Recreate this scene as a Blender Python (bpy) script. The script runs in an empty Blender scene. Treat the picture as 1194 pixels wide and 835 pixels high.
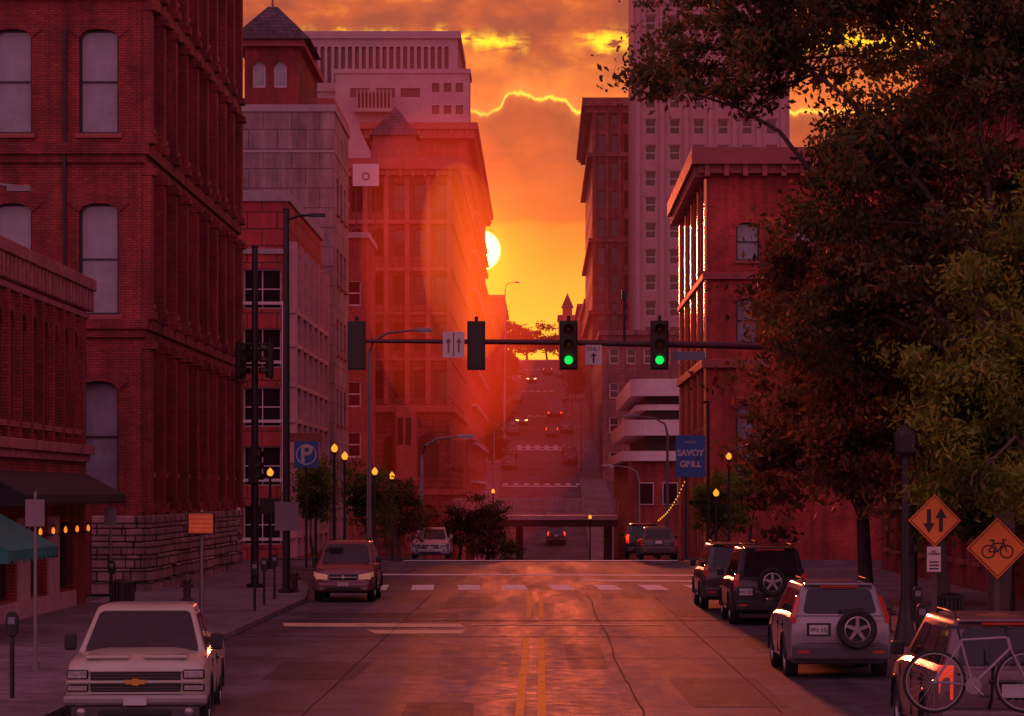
import bpy, bmesh, math, random
import numpy as np
from mathutils import Vector, Matrix
R=random.Random(7)
scene=bpy.context.scene; col=scene.collection
F=3317.0; H=3.1
def sx(px,d): return (px-630)/F*d
def sz(py,d): return H+(574-py)/F*d
# ------------------------------------------------------------ materials
MC={}
def nodes(name):
    m=bpy.data.materials.new(name); m.use_nodes=True; nt=m.node_tree; nt.nodes.clear()
    o=nt.nodes.new('ShaderNodeOutputMaterial'); b=nt.nodes.new('ShaderNodeBsdfPrincipled')
    nt.links.new(b.outputs[0],o.inputs[0]); return m,nt,b,o
def mixc(nt,fac,a,b,mode='MIX'):
    n=nt.nodes.new('ShaderNodeMix'); n.data_type='RGBA'; n.blend_type=mode
    for s,v in ((0,fac),(6,a),(7,b)):
        if isinstance(v,bpy.types.NodeSocket): nt.links.new(v,n.inputs[s])
        else: n.inputs[s].default_value=v if s==0 else (*v[:3],1)
    return n.outputs[2]
def math_(nt,op,a,b=None,c=None,clamp=False):
    n=nt.nodes.new('ShaderNodeMath'); n.operation=op; n.use_clamp=clamp
    for i,v in enumerate((a,b,c)):
        if v is None: continue
        if isinstance(v,bpy.types.NodeSocket): nt.links.new(v,n.inputs[i])
        else: n.inputs[i].default_value=v
    return n.outputs[0]
def noise(nt,vec,scale,detail=4,rough=.6):
    n=nt.nodes.new('ShaderNodeTexNoise'); n.inputs['Scale'].default_value=scale; n.inputs['Detail'].default_value=detail
    n.inputs['Roughness'].default_value=rough
    if vec is not None: nt.links.new(vec,n.inputs['Vector'])
    return n.outputs[0]
def rng(nt,v,a,b,c=0,d=1):
    n=nt.nodes.new('ShaderNodeMapRange'); nt.links.new(v,n.inputs[0])
    for i,x in enumerate((a,b,c,d)): n.inputs[i+1].default_value=x
    return n.outputs[0]
def mat(name,c,rough=.6,metal=0,var=.25,scale=2.5,bump=0,emit=None,es=0,coat=0,spec=.5):
    if name in MC: return MC[name]
    m,nt,b,o=nodes(name)
    tc=nt.nodes.new('ShaderNodeTexCoord').outputs['Object']
    if var>0:
        n1=noise(nt,tc,scale,3,.65); n2=noise(nt,tc,scale*.17,2)
        f=math_(nt,'MULTIPLY_ADD',n1,.6,math_(nt,'MULTIPLY',n2,.4))
        f=rng(nt,f,.3,.7)
        cc=mixc(nt,f,[x*(1-var) for x in c],[min(1,x*(1+var)) for x in c])
        nt.links.new(cc,b.inputs['Base Color'])
        if rough>.12: nt.links.new(rng(nt,n1,.3,.7,rough*.85,min(1,rough*1.15)),b.inputs['Roughness'])
        else: b.inputs['Roughness'].default_value=rough
        if bump>0:
            bp=nt.nodes.new('ShaderNodeBump'); bp.inputs['Distance'].default_value=bump; bp.inputs['Strength'].default_value=.7
            nt.links.new(noise(nt,tc,scale*6,3),bp.inputs['Height']); nt.links.new(bp.outputs[0],b.inputs['Normal'])
    else:
        b.inputs['Base Color'].default_value=(*c,1); b.inputs['Roughness'].default_value=rough
    b.inputs['Metallic'].default_value=metal; b.inputs['Coat Weight'].default_value=coat
    b.inputs['Coat Roughness'].default_value=.06; b.inputs['Specular IOR Level'].default_value=spec
    if emit: b.inputs['Emission Color'].default_value=(*emit,1); b.inputs['Emission Strength'].default_value=es
    MC[name]=m; return m
def brick(name,c1,c2,mo,w=.23,h=.078,ms=.011,dirt=.5,off=.5,rough=.8):
    if name in MC: return MC[name]
    m,nt,b,o=nodes(name)
    tc=nt.nodes.new('ShaderNodeTexCoord').outputs['Object']
    sp=nt.nodes.new('ShaderNodeSeparateXYZ'); nt.links.new(tc,sp.inputs[0])
    cb=nt.nodes.new('ShaderNodeCombineXYZ'); nt.links.new(math_(nt,'ADD',sp.outputs[0],sp.outputs[1]),cb.inputs[0]); nt.links.new(sp.outputs[2],cb.inputs[1])
    bt=nt.nodes.new('ShaderNodeTexBrick'); nt.links.new(cb.outputs[0],bt.inputs['Vector']); bt.offset=off
    bt.inputs['Color1'].default_value=(*c1,1); bt.inputs['Color2'].default_value=(*c2,1); bt.inputs['Mortar'].default_value=(*mo,1)
    bt.inputs['Scale'].default_value=1; bt.inputs['Mortar Size'].default_value=ms; bt.inputs['Brick Width'].default_value=w; bt.inputs['Row Height'].default_value=h
    n1=noise(nt,tc,.45,5,.7)
    mp=nt.nodes.new('ShaderNodeMapping'); mp.inputs['Scale'].default_value=(1.6,1.6,.12); nt.links.new(tc,mp.inputs[0])
    n3=noise(nt,mp.outputs[0],1.2,3)
    f=math_(nt,'MULTIPLY',rng(nt,n1,.3,.7,1-dirt,1.25),rng(nt,n3,.35,.65,.68,1.2))
    vv=nt.nodes.new('ShaderNodeCombineXYZ')
    for i in range(3): nt.links.new(f,vv.inputs[i])
    cc=mixc(nt,1.0,bt.outputs['Color'],vv.outputs[0],'MULTIPLY')
    nt.links.new(cc,b.inputs['Base Color']); b.inputs['Roughness'].default_value=rough
    bp=nt.nodes.new('ShaderNodeBump'); bp.inputs['Distance'].default_value=.02; bp.inputs['Strength'].default_value=.8; bp.invert=True
    nt.links.new(bt.outputs['Fac'],bp.inputs['Height']); nt.links.new(bp.outputs[0],b.inputs['Normal'])
    MC[name]=m; return m
def leafmat(name,c1,c2,c3):
    if name in MC: return MC[name]
    m,nt,b,o=nodes(name)
    g=nt.nodes.new('ShaderNodeNewGeometry'); rp=nt.nodes.new('ShaderNodeValToRGB')
    nt.links.new(g.outputs['Random Per Island'],rp.inputs[0])
    e=rp.color_ramp.elements; e[0].color=(*c1,1); e[1].color=(*c3,1); e[1].position=1; x=e.new(.6); x.color=(*c2,1)
    tc=nt.nodes.new('ShaderNodeTexCoord').outputs['Object']
    cc=mixc(nt,rng(nt,noise(nt,tc,.55,1),.38,.62),[.45]*3,[1.6]*3); cc=mixc(nt,1.,rp.outputs[0],cc,'MULTIPLY')
    nt.links.new(cc,b.inputs['Base Color']); b.inputs['Roughness'].default_value=.5; b.inputs['Specular IOR Level'].default_value=.3
    t=nt.nodes.new('ShaderNodeBsdfTranslucent'); nt.links.new(cc,t.inputs[0])
    mx=nt.nodes.new('ShaderNodeMixShader'); mx.inputs[0].default_value=.4
    nt.links.new(b.outputs[0],mx.inputs[1]); nt.links.new(t.outputs[0],mx.inputs[2]); nt.links.new(mx.outputs[0],o.inputs[0])
    MC[name]=m; return m
RED=brick('dark_red_brick',(.54,.058,.045),(.36,.035,.032),(.13,.04,.04))
RED2=brick('maroon_brick',(.44,.048,.042),(.31,.03,.032),(.12,.035,.04))
RED3=brick('orange_red_brick',(.48,.068,.05),(.36,.045,.04),(.26,.08,.07),.3,.1)
BASE=brick('rusticated_stone',(.46,.24,.25),(.32,.16,.17),(.08,.04,.045),.75,.36,.03)
TAN=brick('tan_stone_panels',(.40,.25,.27),(.33,.20,.22),(.18,.1,.12),1.6,1.1,.03,.5)
PINK=brick('pink_stone_blocks',(.36,.14,.14),(.28,.10,.105),(.16,.06,.07),.9,.42,.02,.5)
GREY=mat('pale_concrete',(.40,.28,.32),.8,var=.22,bump=.02)
WHT=mat('white_painted_frame',(.68,.5,.54),.5,var=.1)
DKF=mat('dark_window_frame',(.04,.02,.024),.5,var=.1)
GLS=mat('window_glass',(.025,.016,.022),.08,var=.3,scale=.6,spec=.5)
GLB=mat('window_glass_with_blind',(.28,.25,.32),.14,var=.4,scale=1.2,spec=.8)
GLC=mat('car_glass',(.022,.015,.02),.03,var=.5,scale=1.5)
BLK=mat('black_painted_metal',(.025,.017,.02),.45,var=.2)
STEEL=mat('galvanized_steel',(.25,.2,.21),.45,.5,var=.2)
RUB=mat('tyre_rubber',(.022,.018,.02),.75,var=.3,scale=20)
CHR=mat('chrome_trim',(.6,.55,.55),.18,1,var=.1)
RIM=mat('alloy_rim',(.42,.38,.38),.3,.8,var=.1)
PLA=mat('black_plastic',(.022,.018,.02),.5,var=.2)
ROOF=mat('roof_felt',(.08,.045,.055),.9,var=.3)
STONE=mat('red_sandstone_trim',(.36,.09,.085),.8,var=.25,bump=.02)
LENS=mat('headlight_lens',(.34,.31,.32),.06,.5,var=.5,scale=14,coat=1)
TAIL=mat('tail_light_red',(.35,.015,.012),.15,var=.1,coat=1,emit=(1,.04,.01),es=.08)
TAILON=mat('tail_light_lit',(.5,.02,.015),.2,var=0,emit=(1,.03,.01),es=3)
HEADON=mat('headlight_lit',(.9,.8,.5),.2,var=0,emit=(1,.5,.15),es=4)
GLOBE=mat('lit_lamp_globe',(.5,.25,.08),.3,var=0,emit=(1,.36,.03),es=1.2)
WPAINT=mat('white_plate',(.6,.55,.55),.5,var=.1)
# ------------------------------------------------------------ mesh builder
class MB:
    def __init__(s): s.v=[];s.f=[];s.m=[]
    def add(s,vs,fs,m=0):
        o=len(s.v); s.v+=[tuple(v) for v in vs]; s.f+=[tuple(i+o for i in f) for f in fs]; s.m+=[m]*len(fs)
    def box(s,x0,x1,y0,y1,z0,z1,m=0):
        s.add([(x0,y0,z0),(x1,y0,z0),(x1,y1,z0),(x0,y1,z0),(x0,y0,z1),(x1,y0,z1),(x1,y1,z1),(x0,y1,z1)],
              [(0,3,2,1),(4,5,6,7),(0,1,5,4),(1,2,6,5),(2,3,7,6),(3,0,4,7)],m)
    def quad(s,a,b,c,d,m=0): s.add([a,b,c,d],[(0,1,2,3)],m)
    def tube(s,pts,rs,n=8,m=0,cap=True):
        pts=[Vector(p) for p in pts]; vs=[];fs=[]
        up=Vector((0,0,1))
        for i,p in enumerate(pts):
            t=(pts[min(i+1,len(pts)-1)]-pts[max(i-1,0)])
            if t.length<1e-6: t=Vector((0,0,1))
            t.normalize(); a=t.cross(up if abs(t.z)<.95 else Vector((1,0,0))).normalized(); b=t.cross(a)
            r=rs[i] if hasattr(rs,'__len__') else rs
            for k in range(n):
                an=2*math.pi*k/n; vs.append(p+a*(r*math.cos(an))+b*(r*math.sin(an)))
        for i in range(len(pts)-1):
            for k in range(n):
                k2=(k+1)%n; fs.append((i*n+k,i*n+k2,(i+1)*n+k2,(i+1)*n+k))
        if cap: fs.append(tuple(range(n-1,-1,-1))); fs.append(tuple(range((len(pts)-1)*n,len(pts)*n)))
        s.add(vs,fs,m)
    def cyl(s,p0,p1,r0,r1=None,n=12,m=0): s.tube([p0,p1],[r0,r0 if r1 is None else r1],n,m)
    def lathe(s,prof,axis='x',n=24,m=0,c=(0,0,0),closed=False):
        vs=[];fs=[];K=len(prof)
        for i in range(n):
            a=2*math.pi*i/n; ca,sa=math.cos(a),math.sin(a)
            for r,h in prof:
                p={'x':(h,r*ca,r*sa),'y':(r*ca,h,r*sa),'z':(r*ca,r*sa,h)}[axis]
                vs.append((p[0]+c[0],p[1]+c[1],p[2]+c[2]))
        for i in range(n):
            j=(i+1)%n
            for k in range(K if closed else K-1):
                k2=(k+1)%K; fs.append((i*K+k,j*K+k,j*K+k2,i*K+k2))
        s.add(vs,fs,m)
    def prism(s,poly,y0,y1,m=0):
        n=len(poly); s.add([(x,y0,z) for x,z in poly]+[(x,y1,z) for x,z in poly],
            [tuple(range(n)),tuple(range(2*n-1,n-1,-1))]+[(i,n+i,n+(i+1)%n,(i+1)%n) for i in range(n)],m)
    def loft(s,secs,m=0):
        n=len(secs[0]); vs=[p for q in secs for p in q]; fs=[]
        for i in range(len(secs)-1):
            for k in range(n): fs.append((i*n+k,i*n+(k+1)%n,(i+1)*n+(k+1)%n,(i+1)*n+k))
        fs.append(tuple(range(n-1,-1,-1))); fs.append(tuple(range((len(secs)-1)*n,len(secs)*n))); s.add(vs,fs,m)
    def mesh(s,name,mats,smooth=None,fix=False):
        me=bpy.data.meshes.new(name); me.from_pydata(s.v,[],s.f)
        for m in mats: me.materials.append(m)
        me.polygons.foreach_set('material_index',s.m)
        if fix:
            bm=bmesh.new(); bm.from_mesh(me); bmesh.ops.recalc_face_normals(bm,faces=bm.faces); bm.to_mesh(me); bm.free()
        if smooth is not None:
            me.polygons.foreach_set('use_smooth',[True]*len(me.polygons)); me.set_sharp_from_angle(angle=math.radians(smooth))
        me.update(); return me
    def obj(s,name,mats,parent=None,loc=(0,0,0),rot=(0,0,0),smooth=None,bevel=0,label=None,fix=True):
        if not isinstance(mats,(list,tuple)): mats=[mats]
        return place(s.mesh(name,mats,smooth,fix),name,parent,loc,rot,bevel,label)
def place(me,name,parent=None,loc=(0,0,0),rot=(0,0,0),bevel=0,label=None):
    o=bpy.data.objects.new(name,me); col.objects.link(o); o.location=loc; o.rotation_euler=rot
    if parent: o.parent=parent
    if bevel:
        b=o.modifiers.new('bevel','BEVEL'); b.width=bevel; b.segments=3; b.limit_method='ANGLE'; b.angle_limit=math.radians(30)
    if label: o['label']=label
    return o
def tag(o,label,cat,group=None,kind=None):
    o['label']=label; o['category']=cat
    if group: o['group']=group
    if kind: o['kind']=kind
    return o
def thing(name,label,cat,loc,rz=0,group=None):
    o=bpy.data.objects.new(name,None); col.objects.link(o); o.location=loc; o.rotation_euler=(0,0,rz); o.empty_display_size=.3
    return tag(o,label,cat,group)
def copy_thing(root,loc,rz=None,label=None):
    n=root.copy(); col.objects.link(n); n.location=loc
    if rz is not None: n.rotation_euler=(0,0,rz)
    if label: n['label']=label
    def rec(a,b):
        for c in a.children:
            k=c.copy(); col.objects.link(k); k.parent=b; rec(c,k)
    rec(root,n); return n
def text(s,size,m,parent,loc,rot=(math.pi/2,0,0),name='lettering',bold=0):
    cu=bpy.data.curves.new('lettering','FONT'); cu.body=s; cu.size=size; cu.align_x='CENTER'; cu.align_y='CENTER'; cu.extrude=.004; cu.offset=bold
    cu.space_line=.85
    t=bpy.data.objects.new('tmp',cu); col.objects.link(t)
    dg=bpy.context.evaluated_depsgraph_get(); me=bpy.data.meshes.new_from_object(t.evaluated_get(dg)); bpy.data.objects.remove(t)
    me.materials.clear(); me.materials.append(m)
    return place(me,name,parent,loc,rot)
# ------------------------------------------------------------ terrain
ZP=[(-60,0),(0,0),(100,0),(130,0),(145,-.45),(165,-2),(190,-4.2),(218,-4.9),(245,-3.7),(275,-1.2),(315,3),(400,11.3),(500,21.2),(600,31),(640,33),(700,34),(1500,36),(5000,40)]
def zr(y):
    for (a,za),(b,zb) in zip(ZP,ZP[1:]):
        if y<=b:
            t=(y-a)/(b-a); return za+(zb-za)*t
    return 40
YS=[-60,-20,0]+list(range(10,130,10))+[130,135,140,145,150,155,160,165,170,180,190,200,210,218,230,245,260,275,295,315]+list(range(340,620,20))+[640,700,1000,1500,5000]
def zs(y): return (zr(y-5)+2*zr(y)+zr(y+5))/4 if 120<y<650 else zr(y)
def strip(name,x0f,x1f,y0,y1,dz,mats,label,cat,kerb=0):
    mb=MB(); ys=sorted({y0,y1,*[y for y in YS if y0<y<y1]})
    for a,b in zip(ys,ys[1:]):
        xa0,xb0,xa1,xb1=x0f(a),x0f(b),x1f(a),x1f(b); za,zb=zs(a)+dz,zs(b)+dz
        if kerb: mb.add([(xa0,a,za-kerb),(xa1,a,za-kerb),(xb1,b,zb-kerb),(xb0,b,zb-kerb),(xa0,a,za),(xa1,a,za),(xb1,b,zb),(xb0,b,zb)],[(4,5,6,7),(0,1,5,4),(1,2,6,5),(2,3,7,6),(3,0,4,7)])
        else: mb.quad((xa0,a,za),(xa1,a,za),(xb1,b,zb),(xb0,b,zb))
    o=mb.obj(name,mats,fix=False); return tag(o,label,cat,kind='structure')
def asphalt(name,c,ra,rb,spec):
    m,nt,b,o_=nodes(name)
    tc=nt.nodes.new('ShaderNodeTexCoord').outputs['Object']
    n1=noise(nt,tc,.35,6,.7); n2=noise(nt,tc,30,2)
    mp=nt.nodes.new('ShaderNodeMapping'); mp.inputs['Scale'].default_value=(.9,.05,1); nt.links.new(tc,mp.inputs[0]); n3=noise(nt,mp.outputs[0],1,5)
    n4=noise(nt,tc,2.6,5,.75)
    f=math_(nt,'MULTIPLY',rng(nt,n1,.3,.7,.45,1.55),math_(nt,'MULTIPLY',rng(nt,n3,.3,.7,.5,1.5),rng(nt,n2,.3,.7,.6,1.4)))
    f=math_(nt,'MULTIPLY',f,rng(nt,n4,.35,.65,.7,1.3))
    cb=nt.nodes.new('ShaderNodeCombineXYZ'); [nt.links.new(f,cb.inputs[i]) for i in range(3)]
    nt.links.new(mixc(nt,1.,c,cb.outputs[0],'MULTIPLY'),b.inputs['Base Color'])
    nt.links.new(rng(nt,math_(nt,'ADD',n3,n4),.75,1.25,ra,rb),b.inputs['Roughness']); b.inputs['Specular IOR Level'].default_value=spec
    bp=nt.nodes.new('ShaderNodeBump'); bp.inputs['Distance'].default_value=.012; bp.inputs['Strength'].default_value=.6
    nt.links.new(math_(nt,'MULTIPLY_ADD',n4,.5,n2),bp.inputs['Height']); nt.links.new(bp.outputs[0],b.inputs['Normal']); return m
ASPH=asphalt('worn_asphalt',(.088,.068,.09),.54,.84,.26); PATCH=asphalt('patched_asphalt',(.055,.042,.056),.6,.85,.2)
PAVE=brick('concrete_pavement',(.22,.15,.19),(.18,.13,.16),(.07,.05,.06),1.5,1.5,.02,.4,0)
GRD=mat('dusty_ground',(.10,.05,.055),.9,var=.3,scale=.5)
def paintm(name,c,lo=.42,hi=.56):
    m,nt,b,o=nodes(name); tc=nt.nodes.new('ShaderNodeTexCoord').outputs['Object']
    f=rng(nt,math_(nt,'MULTIPLY_ADD',noise(nt,tc,7,5,.8),.6,math_(nt,'MULTIPLY',noise(nt,tc,.9,3),.4)),lo,hi)
    nt.links.new(mixc(nt,f,(.08,.06,.075),c),b.inputs['Base Color']); b.inputs['Roughness'].default_value=.8; b.inputs['Specular IOR Level'].default_value=.2; return m
YEL=paintm('worn_yellow_paint',(.88,.38,.04),.34,.48); WHP=paintm('worn_white_paint',(.85,.78,.75),.3,.46)
strip('ground',lambda y:-1500,lambda y:1500,-60,5000,-.03,GRD,'bare dusty ground running over the hills','ground')
def rl(y): return -6.6 if y<138 else (-6.6+(y-138)/12*4.4 if y<150 else (-2.2 if y<185 else (-2.2-(y-185)/45*2.4 if y<230 else -4.6)))
def rrt(y): return 6.5 if y<140 else max(4.5,6.5-(y-140)/30*2)
strip('road',rl,rrt,-60,640,0,ASPH,'worn cracked asphalt road dipping and climbing a far hill','road')
for i,(a,b) in enumerate(((-70,-6.6),(6.5,70))):
    mb=MB(); mb.quad((a,114,.0),(b,114,.0),(b,130,.0),(a,130,.0))
    tag(mb.obj('road',ASPH,fix=False),'asphalt side street meeting the main road','road',kind='structure')
mb=MB()
for x0_,x1_,y0_,y1_ in ((2.2,3.6,41,47.5),(-4.6,-3.1,47,52),(.5,1.2,50,58),(3.4,5.9,71,75),(-5.8,-2.0,70,73),(-2.6,-1.2,76,84),(1.8,3.1,83,87),(-1.9,-.9,38,42),(4.2,6.2,55,60.2)):
    mb.quad((x0_,y0_,.004),(x1_,y0_,.004),(x1_+R.uniform(-.1,.1),y1_,.004),(x0_+R.uniform(-.1,.1),y1_,.004))
tag(mb.obj('road_patches',PATCH,fix=False),'darker rectangular asphalt repair patches on the road','road marking',kind='structure')
strip('pavement',lambda y:-12.3,lambda y:-6.6 if y<84 else -6.6-(y-84)*.12,-60,113,.13,PAVE,'concrete pavement with kerb beside the brick buildings','pavement',.16)
strip('pavement',lambda y:6.5,lambda y:13.2,-60,112,.13,PAVE,'concrete pavement with kerb under street trees','pavement',.16)
strip('pavement',lambda y:-12.3 if y<205 else -6.9,lambda y:rl(y),131,630,.13,PAVE,'concrete pavement following the dip and hill','pavement',.16)
strip('pavement',lambda y:rrt(y),lambda y:8.1 if y<240 else 7.6,131,630,.13,PAVE,'concrete pavement running down past the garage','pavement',.16)
HWP=mat('distant_road_paint',(.65,.45,.46),.8,var=.3)
mb=MB()
for a,b in ((-20,60.5),(70,88)):
    for x in (-.29,.02):
        n=int((b-a)/4)
        for i in range(n): mb.quad((x-.06,a+(b-a)*i/n,.008),(x+.06,a+(b-a)*i/n,.008),(x+.06,a+(b-a)*(i+1)/n,.008),(x-.06,a+(b-a)*(i+1)/n,.008))
tag(mb.obj('centre_line',YEL,fix=False),'worn double yellow centre line painted on asphalt','road marking',kind='structure')
mb=MB(); x=-5.6
while x<6.0:
    mb.quad((x,90,.008),(x+.72,90,.008),(x+.56,95,.008),(x-.16,95,.008)); x+=1.5
tag(mb.obj('crosswalk',WHP,fix=False),'worn white bar crosswalk before the junction','road marking',kind='structure')
mb=MB()
mb.quad((-6.2,106.2,.006),(6.2,105.2,.006),(6.2,106.9,.006),(-6.2,107.9,.006)); mb.quad((1.4,99,.006),(6.4,98,.006),(6.4,99.8,.006),(1.4,100.8,.006)); mb.quad((-6.2,128,.006),(6.2,128,.006),(6.2,129.4,.006),(-6.2,129.4,.006))
tag(mb.obj('crosswalk',WHP,fix=False),'faint white crosswalk lines on the far side','road marking',kind='structure')
mb=MB()
for y in (322,372,376,432,492,560):
    mb.quad((-4.4,y,zs(y)+.03),(4.3,y,zs(y)+.03),(4.3,y+1.3,zs(y+1.3)+.03),(-4.4,y+1.3,zs(y+1.3)+.03))
    x=-4.3
    while x<4.2: mb.quad((x,y+2,zs(y+2)+.03),(x+.6,y+2,zs(y+2)+.03),(x+.6,y+4.2,zs(y+4.2)+.03),(x,y+4.2,zs(y+4.2)+.03)); x+=1.2
tag(mb.obj('crosswalk',HWP,fix=False),'white crosswalk bands on the distant rising street','road marking',kind='structure')
PYP=paintm('pale_yellow_patch',(.8,.55,.32),.34,.48)
mb=MB(); mb.quad((-5.9,65.6,.008),(-1.7,65.1,.008),(-1.9,67.0,.008),(-6.1,67.3,.008)); mb.quad((-3.6,62.2,.0085),(-1.7,62.2,.0085),(-1.7,63.9,.0085),(-3.9,63.9,.0085)); mb.quad((-1.6,66.3,.0085),(2.9,66.0,.0085),(2.9,66.5,.0085),(-1.6,66.9,.0085))
tag(mb.obj('stop_line',PYP,fix=False),'faded pale stop line patch across the oncoming lane','road marking',kind='structure')
mb=MB(); TAR=mat('tar_seam',(.03,.02,.027),.95,var=.2,spec=.08)
def seam(pts,w):
    for (a,b),(c,d) in zip(pts,pts[1:]):
        dx,dy=c-a,d-b; l=math.hypot(dx,dy); nx,ny=-dy/l*w,dx/l*w
        mb.quad((a-nx,b-ny,.012),(a+nx,b+ny,.012),(c+nx,d+ny,.012),(c-nx,d-ny,.012))
p=[(1.42+.03*math.sin(i*.35)+R.uniform(-.02,.02),36+i*1.1) for i in range(48)]; seam(p,.012)
p=[(-3.3+R.uniform(-.015,.015),36+i*1.3) for i in range(40)]; seam(p,.007)
p=[(3.4+R.uniform(-.015,.015),40+i*1.3) for i in range(36)]; seam(p,.007)
p=[(-6.4+i*.6,68.6+R.uniform(-.08,.08)) for i in range(22)]; seam(p,.10)
p=[(-6.4+i*.6,60.9+R.uniform(-.06,.06)) for i in range(22)]; seam(p,.06)
p=[(-6.4+i*.6,53.0+R.uniform(-.04,.04)) for i in range(22)]; seam(p,.03)
tag(mb.obj('tar_seams',TAR,fix=False),'black tar crack repairs on the asphalt','road marking',kind='structure')
# ------------------------------------------------------------ facades
WC={}
def win_mesh(w,h,st):
    k=(round(w,2),round(h,2),st)
    if k in WC: return WC[k]
    nx,nz,fm,gm,fw,sill=st; mb=MB()
    mb.quad((0,0,0),(w,0,0),(w,0,h),(0,0,h),1)
    t=.06
    for a,b,c,d in ((0,w,0,fw),(0,w,h-fw,h),(0,fw,fw,h-fw),(w-fw,w,fw,h-fw)): mb.box(a,b,-t,.0-.002,c,d,0)
    for i in range(1,nx): mb.box(w*i/nx-fw*.35,w*i/nx+fw*.35,-t+.01,-.003,fw,h-fw,0)
    for i in range(1,nz): mb.box(fw,w-fw,-t+.005,-.004,h*i/nz-fw*.4,h*i/nz+fw*.4,0)
    if sill: mb.box(-.1,w+.1,-.38,-.0,-.14,-.003,2)
    me=mb.mesh('window',[fm,gm,STONE],fix=False); WC[k]=me; return me
def rotv(p,deg):
    a=math.radians(deg); return Vector((p[0]*math.cos(a)-p[1]*math.sin(a),p[0]*math.sin(a)+p[1]*math.cos(a),p[2]))
def facade(mb,O,deg,W,Hh,ops,depth=.25):
    O=Vector(O); P=lambda u,v,z: O+rotv((u,-v,z),deg)
    us=sorted({0,round(W,3),*[round(o[0],3) for o in ops],*[round(o[1],3) for o in ops]}); zz=sorted({0,round(Hh,3),*[round(o[2],3) for o in ops],*[round(o[3],3) for o in ops]})
    for j in range(len(zz)-1):
        zc=(zz[j]+zz[j+1])/2; row=[o for o in ops if o[2]<zc<o[3]]
        if not row: mb.quad(P(0,0,zz[j]),P(W,0,zz[j]),P(W,0,zz[j+1]),P(0,0,zz[j+1])); continue
        for i in range(len(us)-1):
            uc=(us[i]+us[i+1])/2
            if any(o[0]<uc<o[1] for o in row): continue
            mb.quad(P(us[i],0,zz[j]),P(us[i+1],0,zz[j]),P(us[i+1],0,zz[j+1]),P(us[i],0,zz[j+1]))
    for o in ops:
        a,b,c,d,rise=o[:5]
        mb.quad(P(a,0,c),P(a,-depth,c),P(a,-depth,d),P(a,0,d)); mb.quad(P(b,-depth,c),P(b,0,c),P(b,0,d),P(b,-depth,d))
        mb.quad(P(a,0,c),P(b,0,c),P(b,-depth,c),P(a,-depth,c))
        if rise>0:
            N=8; cur=[(a+(b-a)*i/N, d-rise+rise*math.sqrt(max(0,1-(2*i/N-1)**2))) for i in range(N+1)]
            for (u0,z0),(u1,z1) in zip(cur,cur[1:]):
                if z0<d-1e-4 or z1<d-1e-4: mb.quad(P(u0,0,z0),P(u1,0,z1),P(u1,0,d),P(u0,0,d))
                mb.quad(P(u0,0,z0),P(u1,0,z1),P(u1,-depth,z1),P(u0,-depth,z0))
            cc=((a+b)/2,d-rise)
            if len(o)>6 and o[6]:
                t=o[6]; out=[]
                for u,z in cur: out.append((u+(u-cc[0])/((b-a)/2)*t, z+t*.9))
                for i in range(N):
                    q=[cur[i],cur[i+1],out[i+1],out[i]]
                    mb.quad(*[P(u,.05,z) for u,z in q],m=1); mb.quad(P(out[i][0],.05,out[i][1]),P(out[i+1][0],.05,out[i+1][1]),P(out[i+1][0],0,out[i+1][1]),P(out[i][0],0,out[i][1]),1)
                    mb.quad(P(cur[i][0],.05,cur[i][1]),P(cur[i+1][0],.05,cur[i+1][1]),P(cur[i+1][0],0,cur[i+1][1]),P(cur[i][0],0,cur[i][1]),1)
        else: mb.quad(P(a,-depth,d),P(b,-depth,d),P(b,0,d),P(a,0,d))
S_SASH=(1,2,DKF,GLB,.07,True); S_DARK=(1,2,DKF,GLS,.08,True); S_FAR=(1,2,WHT,GLS,.12,False); S_PLAIN=(1,1,DKF,GLS,.1,False)
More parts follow.
